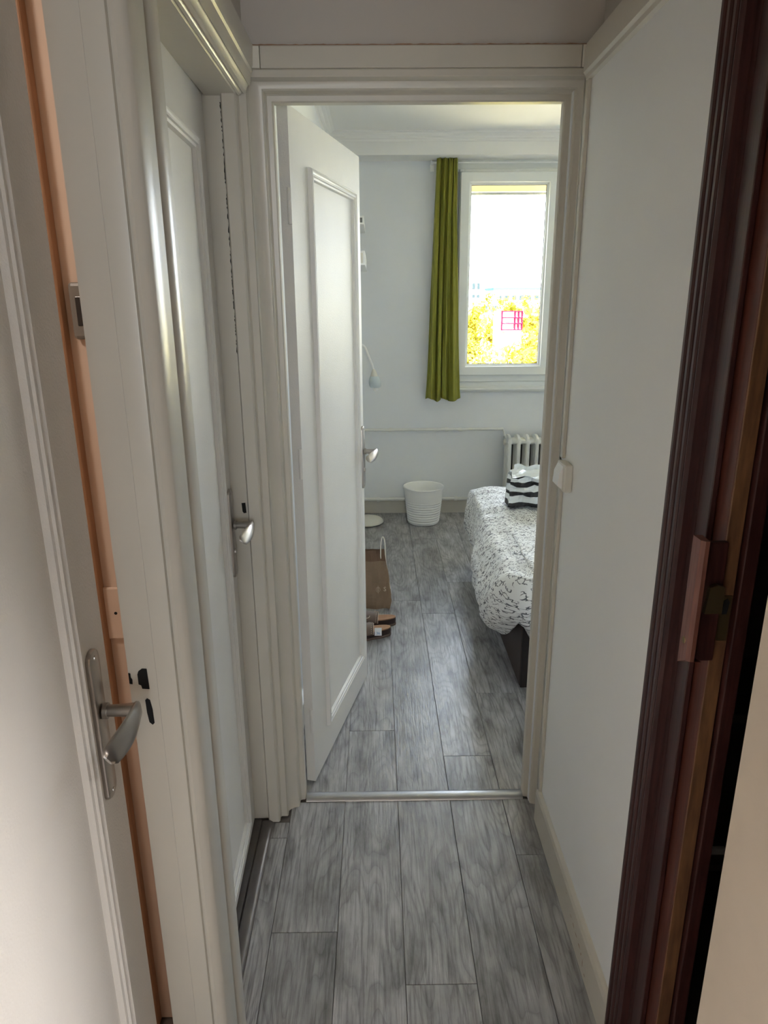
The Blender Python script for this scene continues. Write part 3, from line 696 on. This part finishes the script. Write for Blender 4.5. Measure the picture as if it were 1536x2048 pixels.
# ================================================================== BEDROOM THINGS
# heating pipes
def pipe(pts, r, label, joints):
    e = empty('heating_pipe', pts[0]); tag(e, label, 'pipe'); o = Vector(pts[0])
    b = MB(); b.tube([Vector(p) - o for p in pts], r, 14); b.build('pipe_run', 'rad', e, smooth=True)
    for j in joints:
        b = MB(); b.tube([Vector((j - .012, pts[0][1], pts[0][2])) - o, Vector((j + .012, pts[0][1], pts[0][2])) - o], r * 1.45, 14)
        b.box(j - o.x - .008, j - o.x + .008, 0, YF - pts[0][1], -.006, .006); b.build('pipe_clip', 'rad', e, smooth=True)
pipe([(XBL + .001, 5.125, 0.655), (0.94, 5.125, 0.655), (0.95, 5.10, 0.60)], 0.0105, 'thin white heating pipe at radiator top height on the back wall', (0.10, 0.52, 0.62))
pipe([(XBL + .001, 5.125, 0.118), (0.98, 5.125, 0.118), (1.0, 5.11, 0.13)], 0.013, 'thick white heating pipe just above the skirting of the back wall', (0.005, 0.6))
# radiator: cast iron columns
ra = empty('radiator', (0.945, 5.02, 0.0)); tag(ra, 'white cast iron column radiator under the window behind the bed', 'radiator')
NS = 10
for k in range(NS):
    b = MB(); x = 0.018 + k * 0.0665
    for yy in (-.062, 0, .062):
        b.tube([(x, yy, .17), (x, yy, .60)], 0.0150, 10)
    rows = []
    for i in range(13):
        a = PI * i / 12; yy = -math.cos(a) * .074; zt = .598 + math.sin(a) * .030
        rows.append([(x - .017, yy, zt - .022), (x - .009, yy, zt + .004), (x + .009, yy, zt + .004), (x + .017, yy, zt - .022)])
    V = b.grid(rows, closed_u=True); b.bm.faces.new(V[0][::-1]); b.bm.faces.new(V[-1])
    rows = [[(px_, py_, 0.17 - (pz_ - .598) * .8) for px_, py_, pz_ in r] for r in rows]
    V = b.grid(rows, closed_u=True); b.bm.faces.new(V[0][::-1]); b.bm.faces.new(V[-1])
    b.build('radiator_column', 'rad', ra, smooth=True, angle=50)
b = MB(); b.box(.004, NS * .0665, -.055, .055, .572, .600, bev=.008); b.build('radiator_header', 'rad', ra)
for z in (.575, .20):
    b = MB(); b.tube([(0, 0, z), (NS * .0665, 0, z)], .018, 12); b.build('radiator_hub', 'rad', ra, smooth=True)
for x in (.018, .018 + (NS - 1) * .0665):
    b = MB(); b.tube([(x, 0, 0.0), (x, 0, .16)], [.02, .014], 10); b.build('radiator_foot', 'rad', ra)
b = MB(); b.tube([(-.014, 0, .575), (-.002, 0, .575)], [.022, .022], 8); b.build('end_plug', 'cream', ra)
b = MB(); b.box(0.03, .66, .095, .10, .16, .59); b.build('gap_shade_sheet', 'darkrad', ra)  # dark sheet added behind the columns, stands in for shade in the gaps

# waste bin
wb = empty('waste_bin', (0.338, 4.92, 0.0)); tag(wb, 'white ribbed plastic waste bin on the floor by the back wall', 'bin')
prof = [(0.0, 0.004), (0.108, 0.0), (0.114, 0.004)]
z = 0.012
while z < 0.165:
    r = 0.114 + (z / .275) * 0.030
    prof += [(r + .0005, z), (r + .0035, z + .004), (r + .0035, z + .011), (r + .0005, z + .015)]; z += 0.0185
prof += [(0.135, 0.172), (0.144, 0.265), (0.149, 0.268), (0.150, 0.274), (0.147, 0.277), (0.141, 0.272), (0.112, 0.02), (0.0, 0.012)]
b = MB(); b.lathe(prof, (0, 0, 0), 64); b.build('bin_body', 'white', wb, smooth=True, angle=40, merge=True)

# floor lamp: round base, pole behind the door, gooseneck with frosted shade
fp = empty('floor_lamp', (-0.075, 4.90, 0.0)); tag(fp, 'floor lamp with round cream base and drooping gooseneck shade by the door edge', 'lamp')
b = MB(); b.lathe([(0.0, 0.0), (0.098, 0.0), (0.112, .006), (0.118, .014), (0.116, .022), (0.104, .034), (0.09, .040), (0.0, .042)], (0, 0, 0), 48); b.build('lamp_base', 'cream', fp, smooth=True, merge=True)
b = MB(); b.tube([(-.07, 0, .04), (-.07, 0, 1.20)], .008, 12); b.build('pole', 'white', fp, smooth=True)
# gooseneck
gp = [(-.07, 0, 1.20)]
for t in range(13):
    a = PI - t / 12 * PI * .78
    gp.append((-.0300 + .040 * math.cos(a) * 1.0, 0, 1.235 + .052 * math.sin(a)))
gp += [(.028, 0, 1.20), (.046, 0, 1.155), (.056, 0, 1.115)]
b = MB(); b.tube(gp, .0075, 12); b.build('gooseneck', 'white', fp, smooth=True)
def tilt(v): return Vector((.058 + v.x + (-(v.z)) * .08, v.y, 1.118 + v.z))
b = MB(tilt); b.lathe([(0.008, 0.004), (0.013, -.004), (0.022, -.030), (0.027, -.045)], (0, 0, 0), 28, caps=(True, False)); b.build('lamp_socket', 'cream', fp, smooth=True)
b = MB(tilt); b.lathe([(0.027, -.045), (0.038, -.062), (0.043, -.085), (0.042, -.105), (0.036, -.122), (0.034, -.122), (.040, -.104), (.041, -.085), (.036, -.063), (.026, -.047)], (0, 0, 0), 32); b.build('lamp_shade', 'shade', fp, smooth=True)
b = MB(tilt); b.lathe([(0.012, -.05), (0.012, -.09), (0.020, -.115), (0.021, -.132), (0.014, -.146), (0.0, -.150)], (0, 0, 0), 20); b.build('light_bulb', 'white', fp, smooth=True)

# two box shelves high on the left wall
for (y0, z0, z1, x1, lab) in ((4.42, 2.008, 2.055, -0.063, 'upper'), (4.06, 1.765, 1.838, -0.056, 'lower')):
    e = empty('wall_shelf', (XBL, y0, z0)); tag(e, '%s white box shelf on the left bedroom wall, its end showing past the door' % lab, 'shelf', None)
    W_ = x1 - XBL; L_ = 5.0 - y0
    b = MB(); b.box(0, W_, 0, L_, 0, .010, bev=.001); b.box(0, W_, 0, L_, z1 - z0 - .010, z1 - z0, bev=.001)
    b.box(W_ - .010, W_, 0, L_, .0101, z1 - z0 - .0101); b.build('shelf_box', 'white', e)
    b = MB(); b.box(.0, W_ - .0101, .004, L_, .0102, z1 - z0 - .0102); b.build('shelf_core', 'grey' if lab == 'upper' else 'cream', e)

# curtain with rod and bracket
cu = empty('curtain', (0.48, 5.055, 0.885)); tag(cu, 'olive green curtain gathered at the left of the window', 'curtain')
b = MB(); rows = []
NZ, NX = 60, 150
for i in range(NZ + 1):
    t = i / NZ; z = 0.892 + t * (2.4705 - 0.892)
    xl = 0.352 + (0.415 - 0.352) * t ** 0.8; xr = 0.604 - (0.604 - 0.552) * min(1, t * 1.25) ** 0.7
    row = []
    for j in range(NX + 1):
        s = j / NX
        amp = 0.026 * (0.75 + .25 * math.sin(3 * s + 2 * t)) * (1 - .25 * t)
        ph = 2 * PI * (4.2 * s + 0.20 * math.sin(2.2 * t + 3 * s)) + 0.7
        y = 5.055 + amp * math.sin(ph) + 0.008 * math.sin(ph * 2.3 + t * 5) + 0.004 * noise.noise((s * 8, t * 6, 0))
        x = xl + (xr - xl) * (s + 0.020 * math.sin(ph * 1.0 + 1.3)) + 0.012 * (1 - t) * math.sin(s * 7)
        if i == 0: z2 = z + 0.012 * math.sin(ph * .5) - .008
        else: z2 = z
        row.append((x - .48, y - 5.055, z2 - .885))
    rows.append(row)
b.grid(rows); cb = b.build('curtain_cloth', 'curtain', cu, smooth=True, angle=180)
md = cb.modifiers.new('solid', 'SOLIDIFY'); md.thickness = 0.0016
b = MB(); rows2 = []
for i in (3.2, 3.35):
    r0, r1 = rows[3], rows[4]; f = i - 3
    rows2.append([(a[0] + (c_[0] - a[0]) * f, a[1] - .0022, a[2] + (c_[2] - a[2]) * f) for a, c_ in zip(r0, r1)])
b.grid(rows2); b.build('hem_stitch', 'curtain', cu, smooth=True, angle=180)
rd = empty('curtain_rod', (0.40, 5.098, 2.452)); tag(rd, 'white curtain rod with end bracket half hidden above the olive curtain', 'rod')
b = MB(); b.tube([(-.005, 0.0, 0), (1.62, 0.0, 0)], .006, 10); b.build('rod_bar', 'white', rd, smooth=True)
b = MB(); b.box(-.018, 0.0, -.006, .06, -.006, .008, bev=.002); b.box(-.022, .006, .050, .0615, -.045, .018, bev=.002); b.box(-.024, -.016, -.012, .004, -.012, .012, bev=.002); b.build('bracket', 'white', rd)

# ---- bed: foot end towards the camera's path, along +X
bd = empty('bed', (0.585, 2.60, 0.0)); tag(bd, 'bed with dark brown base standing against the right side of the bedroom', 'bed')
b = MB(); b.box(0.010, 1.93, 0.010, 1.39, 0.0, 0.30, bev=.006); b.build('bed_base', 'bedwood', bd)
b = MB(); b.box(0.012, 1.90, 0.0, 0.0098, 0.0, 0.298, bev=.002); b.build('bed_side_board', 'beddark', bd)
b = MB(); b.box(0.0, 1.93, 0.01, 1.39, 0.302, 0.475, bev=.03); b.build('mattress', 'mattress', bd)

du = empty('duvet', (0.585, 2.60, 0.50)); tag(du, 'white duvet with small dark sprig print draped over the bed', 'duvet')
# perimeter path on the mattress edge: from the far end along the foot, round the near corner, along the near side
rc = 0.030; XE, YE0, YE1 = 0.575, 2.585, 4.02
path = []
n1 = 140
for i in range(n1): path.append((Vector((XE, YE1 - (YE1 - YE0 - rc) * i / n1)), Vector((-1, 0))))
for i in range(25):
    a = PI + (PI / 2) * i / 25
    path.append((Vector((XE + rc + rc * math.cos(a), YE0 + rc + rc * math.sin(a))), Vector((math.cos(a), math.sin(a)))))
n2 = 110
for i in range(n2 + 1): path.append((Vector((XE + rc + 1.3 * i / n2, YE0)), Vector((0, -1))))
# path arc length measure
L = [0]
for a, c_ in zip(path, path[1:]): L.append(L[-1] + (c_[0] - a[0]).length)
Lc0 = L[n1]; Lc1 = L[n1 + 25]
NT = 46
def sm(a, b_, x): 
    x = max(0, min(1, (x - a) / (b_ - a))); return x * x * (3 - 2 * x)
rows = []; uvs = []
for i, (p, nrm) in enumerate(path):
    s = L[i]
    foot = s < Lc0
    # hem drop below top (0.525): long on the foot, longest just before the near corner, short after it, long again on the side
    drop = 0.27 + 0.02 * math.sin(s * 6)
    drop += 0.035 * math.exp(-((s - (Lc0 - 0.13)) / 0.12) ** 2)
    drop -= 0.055 * sm(Lc0 - .17, Lc0 - .01, s) * (1 - sm(Lc1, Lc1 + .04, s))
    drop -= 0.055 * math.exp(-((s - (Lc0 + 0.022)) / 0.024) ** 2)
    drop += 0.03 * sm(Lc1 + .02, Lc1 + .16, s)
    outm = 0.035 + 0.085 * sm(0.25, 1.10, s) * (1 - .75 * sm(Lc0 - .045, Lc0 + .02, s)) + 0.0 * s
    top = 0.520
    row = []; ruv = []
    far = 1 - sm(0.0, 0.12, s)      # the far end rolls over
    for j in range(NT + 1):
        t = j / NT
        if t < 0.45:   # top surface from interior to edge
            q = t / 0.45; dist = (1 - q) * 0.50
            pos = p - nrm * dist if not (Lc0 <= s <= Lc1) else p - nrm * dist
            if dist > rc and Lc0 <= s <= Lc1:
                c = Vector((XE + rc, YE0 + rc)); pos = c + Vector((1, 1)).normalized() * (dist - rc)
            z_ = top + 0.012 * noise.noise((pos.x * 7, pos.y * 7, 1)) - 0.02 * sm(.86, 1.0, q) - .02 * far
            x_, y_ = pos.x, pos.y; cl_ = -dist
        else:
            q = (t - 0.45) / 0.55; cl_ = q * (drop + .05)
            ang = min(1, q / 0.30) * PI / 2
            o_ = outm * math.sin(min(1, q / .45) * PI / 2) * (1 - .35 * sm(.7, 1, q))
            z_ = top - .02 - 0.035 * (1 - math.cos(ang)) - (drop - .035) * max(0, q - .10) / .90
            # tuck inward at the hem
            o_ -= 0.05 * sm(.86, 1.0, q)
            wr = 0.010 * math.sin(s * 34 + 3 * math.sin(s * 5) + q * 2) * sm(.2, .7, q)
            o_ += wr + 0.014 * noise.noise((s * 5, q * 3, 4))
            x_, y_ = p.x + nrm.x * o_, p.y + nrm.y * o_
            z_ -= .02 * far
        nz = noise.noise((x_ * 24, y_ * 9, z_ * 14)) * 0.006 + noise.noise((x_ * 9 + y_ * 16, y_ * 5, z_ * 5)) * 0.010
        row.append((x_ - .585, y_ - 2.60, z_ + nz - .50)); ruv.append((s, cl_ + 1))
    rows.append(row); uvs.append(ruv)
b = MB(); V = b.grid(rows)
uvl = b.bm.loops.layers.uv.new('UVMap')
idx = {}
for i, r in enumerate(V):
    for j, v in enumerate(r): idx[v] = uvs[i][j]
for f in b.bm.faces:
    for lp in f.loops: lp[uvl].uv = idx[lp.vert]
dc = b.build('duvet_cover', 'duvet', du, smooth=True, angle=180)
md = dc.modifiers.new('solid', 'SOLIDIFY'); md.thickness = 0.018; md.offset = 0
md = dc.modifiers.new('sub', 'SUBSURF'); md.levels = 1; md.render_levels = 1

# ---- striped gift bag lying on the bed
sb = empty('striped_bag', (0.765, 3.50, 0.545)); sb.rotation_euler = (0, 0, math.radians(-4))
tag(sb, 'crumpled black and white striped glossy gift bag lying on the duvet', 'bag')
def bagpt(u, w, h):   # u across, w depth, h height
    k = 0.006 * noise.noise((u * 30, w * 22, h * 40))
    return (u + k + .012 * (h / .14), w + k * 2 + h * .12, h + k)
heights = [0.0, .022, .055, .078, .108, .128, .150]
stripes = ['blackpaper', 'whitepaper', 'blackpaper', 'whitepaper', 'blackpaper', 'whitepaper']
for a_, z_, m_ in zip(heights, heights[1:], stripes):
    b = MB(); ring = []
    for h_ in (a_, (a_ + z_) / 2, z_):
        pts = []
        n = 14
        for k in range(n): pts.append(bagpt(-.085 + .25 * k / n, -.045 - .016 * math.sin(h_ * 45 + k * .8), h_))
        for k in range(6): pts.append(bagpt(.165, -.045 + .12 * k / 6, h_))
        for k in range(n): pts.append(bagpt(.165 - .25 * k / n, .075, h_))
        for k in range(6): pts.append(bagpt(-.085 - .008 * math.sin(k), .075 - .12 * k / 6, h_))
        ring.append(pts)
    b.grid(ring, closed_u=True); b.build('bag_stripe', m_, sb)
b = MB(); rows = []
for k in range(9):
    t = k / 8; rows.append([bagpt(-.080 + .24 * j / 12, -.05 + .13 * t, .150 + .022 * math.sin(t * PI) + .008 * math.sin(t * 22 + j * .5)) for j in range(13)])
b.grid(rows); b.build('bag_flap', 'whitepaper', sb)
b = MB(); rows = [[bagpt(-.060 + .22 * j / 12, .078 + .002 * math.sin(j), .150 + .040 * t + .004 * math.sin(j * 1.2)) for j in range(13)] for t in (0, .5, 1)]
b.grid(rows); b.build('bag_rim', 'whitepaper', sb)

# ---- kraft paper bag with white cord handle
pb = empty('paper_bag', (0.0, 3.46, 0.0)); tag(pb, 'brown kraft paper shopping bag with white cord handle behind the door', 'bag')
W2, D2, H2 = 0.125, 0.055, 0.305
rows = []
for i in range(17):
    t = i / 16; z_ = H2 * t
    w_ = W2 * (1 - .30 * t ** 1.3) if t > .15 else W2 * (0.90 + .10 * t / .15)
    d_ = D2 * (1 - .80 * t)
    cx = -.052 - .003 * t; ring = []
    def cr2(x, y): 
        k = .005 * noise.noise((x * 22, y * 22 + 3, z_ * 14)); return (cx + x + k * .5, y + .03 * t + k * 1.4, z_)
    n = 12
    for k in range(n): ring.append(cr2(-w_ + 2 * w_ * k / n, -d_ - .006 * math.sin(z_ * 28 + k)))
    for k in range(4): ring.append(cr2(w_ - (.03 * (1 - abs(k - 2) / 2)) * t, -d_ + 2 * d_ * k / 4))
    for k in range(n): ring.append(cr2(w_ - 2 * w_ * k / n, d_))
    for k in range(4): ring.append(cr2(-w_, d_ - 2 * d_ * k / 4))
    rows.append(ring)
b = MB(); V = b.grid(rows[:14], closed_u=True); b.bm.faces.new(V[0][::-1]); b.build('bag_body', 'kraft', pb)
b = MB(); b.grid(rows[13:], closed_u=True); b.build('bag_top_fold', 'kraftdk', pb)
b = MB(); hp = []
for k in range(17):
    a = k / 16 * PI; hp.append((.026 + .0125 * math.cos(PI - a) , .015, .275 + .108 * math.sin(a) ** .75))
b.tube([(.016, .016, .25)] + hp + [(.040, .012, .25), (.050, .0, .17), (.062, -.02, .10)], .0028, 8); b.build('bag_handle', 'rope', pb, smooth=True)
me = text_mesh('S', 0.034); o = link('printed_letter', me, M['print'], pb)
o.rotation_euler = (PI / 2 - .12, 0, 0); o.location = (.034, -.046, .098)
b = MB(); cxp, czp = -.002, .108
for (rx, rz, off) in ((.011, .014, 0), (.0045, .008, .001)):
    b.tube([(cxp + rx * math.cos(a), -.0475, czp + rz * math.sin(a) + off) for a in [2 * PI * k / 20 for k in range(21)]], .0007, 6, caps=False)
b.tube([(cxp, -.0475, czp - .022), (cxp, -.0475, czp + .022)], .0007, 6); b.build('printed_emblem', 'print', pb)

# ---- pair of sandals
def sandal(loc, rz, label, tagged):
    e = empty('sandal', loc, rz); tag(e, label, 'sandal', 'pair of sandals by the door')
    def outline(k, n=36):
        pts = []
        for i in range(n):
            a = 2 * PI * i / n; x = .125 * math.cos(a); w = (.043 if x < 0 else .038) * (1 + .10 * math.cos(2 * a))
            pts.append((x * (1 - k / .125), (w - k) * math.sin(a) + .004 * math.cos(a)))
        return pts
    def layer(ks, zs):
        b = MB(); V = b.grid([[(x, y, z_ + .010 * max(0, -x) * 1.2) for x, y in outline(k)] for k, z_ in zip(ks, zs)], closed_u=True)
        b.bm.faces.new(V[0][::-1]); b.bm.faces.new(V[-1]); return b
    layer([.002, 0, 0, .001], [0, .003, .010, .012]).build('outsole', 'taupe', e, smooth=True, angle=40)
    layer([.002, .001, .002], [.0121, .026, .040]).build('midsole', 'leatherdk', e, smooth=True, angle=40)
    layer([.0025, .003, .006, .012], [.0402, .045, .045, .0425]).build('insole', 'cork', e, smooth=True, angle=40)
    b = MB(); rows = []          # broad upper across the forefoot (towards -x)
    for i in range(13):
        x = -.085 + .120 * i / 12; hh = .050 - .012 * abs(i - 6) / 6
        rows.append([(x - .012 * abs(math.cos(a)), math.cos(a) * .046 + .002, .032 + hh * math.sin(a)) for a in [PI * k / 14 for k in range(15)]])
    b.grid(rows); u = b.build('strap', 'taupe', e, smooth=True, angle=60)
    md = u.modifiers.new('solid', 'SOLIDIFY'); md.thickness = .003
    st = MB(); last = rows[-1]; prev = rows[-2]
    st.tube([(p[0] + .001, p[1], p[2] + .0012) for p in last], .0016, 6)
    for k in range(1, 14):
        c = Vector(prev[k]) * .999 + Vector((0, 0, .0024)); st.lathe([(0, .0016), (.0018, .0004), (.002, -.001)], (c.x, c.y, c.z), 8)
    st.build('stitching', 'stud', e, smooth=True)
    b = MB(); b.tube([(-.030 + .016 * math.cos(a), -.022 + .012 * math.sin(a), .078 - .009 + .007 * math.sin(a)) for a in [2 * PI * k / 20 for k in range(21)]], .0022, 8, caps=False)
    b.build('buckle', 'stud', e, smooth=True)
    if tagged:
        tg = MB(); tg.box(-.017, .017, -.001, .001, 0, .038, bev=.0004); o = tg.build('size_tag', 'tag', e)
        o.location = (.045, -.052, .030); o.rotation_euler = (-.25, 0, -rz)
        t2 = link('printed_number', text_mesh('36', .018), M['blue'], o); t2.rotation_euler = (PI / 2, 0, 0); t2.location = (0, -.0016, .006)
        tg = MB(); tg.tube([(.030, -.040, .06), (.038, -.048, .066), (.045, -.051, .066)], .0008, 6); tg.build('tag_string', 'rope', e)
    return e
sandal((-0.035, 3.20, 0), math.radians(8), 'brown studded slip-on sandal without tag, nearer the paper bag', False)
sandal((-0.060, 3.075, 0), math.radians(14), 'brown studded slip-on sandal with white size tag, nearer the viewer', True)

# ================================================================== OUTSIDE THE WINDOW
gd = MB().box(-600, 900, 8, 1500, -16.2, -16.0).build('ground', 'ground'); struct(gd)
def tree(loc, top, rad, nleaf, size, label, group, m='leaf', branches=True, seed=1):
    rnd = random.Random(seed)
    e = empty('tree', loc); tag(e, label, 'tree', group)
    H = top - loc[2]
    b = MB(); tips = []
    b.tube([(0, 0, 0), (.1, 0, H * .45), (.05, 0, H * .62)], [.22, .15, .10], 8)
    for k in range(26 if branches else 6):
        a = rnd.uniform(0, 2 * PI); r = rad * rnd.uniform(.4, .95); z1 = H * rnd.uniform(.80, .985); z0 = H * rnd.uniform(.50, .70)
        p0 = Vector((.05, 0, z0)); p3 = Vector((r * math.cos(a), r * math.sin(a), z1))
        mid = p0.lerp(p3, .5) + Vector((rnd.uniform(-.2, .2), rnd.uniform(-.2, .2), -.25 * rad * .3))
        pts = [p0, p0.lerp(mid, .5) + Vector((0, 0, -.05)), mid, mid.lerp(p3, .5) + Vector((0, 0, .04)), p3]
        b.tube(pts, [.045, .034, .024, .016, .007], 5); tips.append((mid, p3))
        for q in range(3):
            s0 = mid.lerp(p3, rnd.uniform(.1, .8)); s1 = s0 + Vector((rnd.uniform(-.5, .5), rnd.uniform(-.5, .5), rnd.uniform(.1, .6)))
            b.tube([s0, s0.lerp(s1, .5) + Vector((0, 0, .03)), s1], [.012, .009, .004], 4); tips.append((s0, s1))
    b.build('trunk', 'bark', e)
    vs, fs = [], []
    for k in range(nleaf):
        if tips and rnd.random() < .75:
            p, q = rnd.choice(tips); c = p.lerp(q, rnd.uniform(0, 1.1)) + Vector((rnd.gauss(0, .22), rnd.gauss(0, .22), rnd.gauss(0, .16)))
        else:
            a = rnd.uniform(0, 2 * PI); r = rad * math.sqrt(rnd.random()); h = H * (.60 + .38 * rnd.random()) - (r / rad) ** 2 * H * .05
            c = Vector((r * math.cos(a), r * math.sin(a), h))
        d1 = Vector((rnd.gauss(0, 1), rnd.gauss(0, 1), rnd.gauss(0, 1))).normalized(); d2 = d1.orthogonal().normalized()
        s_ = size * rnd.uniform(.5, 1.2); i = len(vs)
        vs += [c - d1 * s_, c + d2 * s_ * .55, c + d1 * s_, c - d2 * s_ * .55]; fs.append((i, i + 1, i + 2, i + 3))
    me = bpy.data.meshes.new('foliage'); me.from_pydata([tuple(v) for v in vs], [], fs)
    o = link('foliage', me, M[m], e); o['kind'] = 'stuff'
tree((2.9, 18.0, -16.0), 0.86, 2.6, 12000, .055, 'yellow-leaved tree nearest the window with thin dark branches', None, seed=3)
tree((6.3, 26.0, -16.0), 0.55, 2.8, 5500, .08, 'yellow tree at the right behind the nearest one', None, seed=5)
tree((1.9, 30.0, -16.0), 1.00, 3.0, 5500, .09, 'taller yellow tree at the left edge of the pane', None, seed=6)
for i, (x, y, t_, r) in enumerate(((6.0, 62, 1.2, 3.6), (10.7, 50, -.9, 2.6), (15.0, 75, -0.2, 5.5), (8.5, 95, 2.3, 7), (23, 110, 1.6, 8), (30, 140, 3.0, 9))):
    tree((x, y, -16.0), t_, r, 4500, .30, ['distant yellow tree at the left, just beyond the near crowns', 'low yellow tree hiding the foot of the red-framed building', 'distant low tree in front of the red-framed building', 'distant tree at the left edge below the slim tower', 'distant tree right of the red-framed building', 'farthest park tree below the blue-roofed building'][i], 'park trees beyond the near ones', 'leaf2', False, 20 + i)
def building(x, y, w, d, z1, label, rows_, cols, wall='bldwhite', glass='bldglass', roof=None, frame_=None):
    e = empty('building', (x, y, -16.0)); tag(e, label, 'building'); H = z1 + 16.0
    b = MB(); b.box(0, w, 0, d, 0, H); b.build('facade', wall, e)
    fh = 3.0
    for r in range(rows_):
        for c in range(cols):
            cw = w / cols; x0 = c * cw + cw * .2; z0 = H - 1.2 - (r + 1) * fh + .8
            b = MB(); b.box(x0, x0 + cw * .6, -.15, -.01, z0, z0 + 1.6); b.build('window', glass, e)
    if roof: b = MB(); b.box(-1, w + 1, -1, d, H + .01, H + roof); b.build('roof', 'bldroof', e)
building(26.3, 200, 2.6, 8, 7.6, 'slim pale tower block at the left on the horizon', 4, 2)
building(43, 260, 16, 20, 4.6, 'long low building with blue roof on the horizon', 1, 6, roof=0.9)
building(31, 230, 8, 10, 3.3, 'low pale block beside the slim tower', 2, 4)
building(39.6, 190, 6.5, 10, 1.2, 'white block right of the red-framed one', 2, 3)
building(20, 170, 9, 9, 1.9, 'pale flat-roofed block at the left edge of the view', 2, 4)
e = empty('building', (10.15, 58, -16.0)); tag(e, 'pale building with red grid frame among the trees', 'building')
b = MB(); b.box(0, 1.7, .3, 4, 0, 16.6); b.build('facade', 'bldwhite', e)
b = MB()
for x_ in (0, 1.05, 1.35, 1.64): b.box(x_, x_ + .08, 0, .3, 15.15, 16.68)
for z_ in (15.15, 15.65, 16.1, 16.6): b.box(0, 1.72, -.02, .29, z_, z_ + .08)
b.build('red_frame', 'bldred', e)
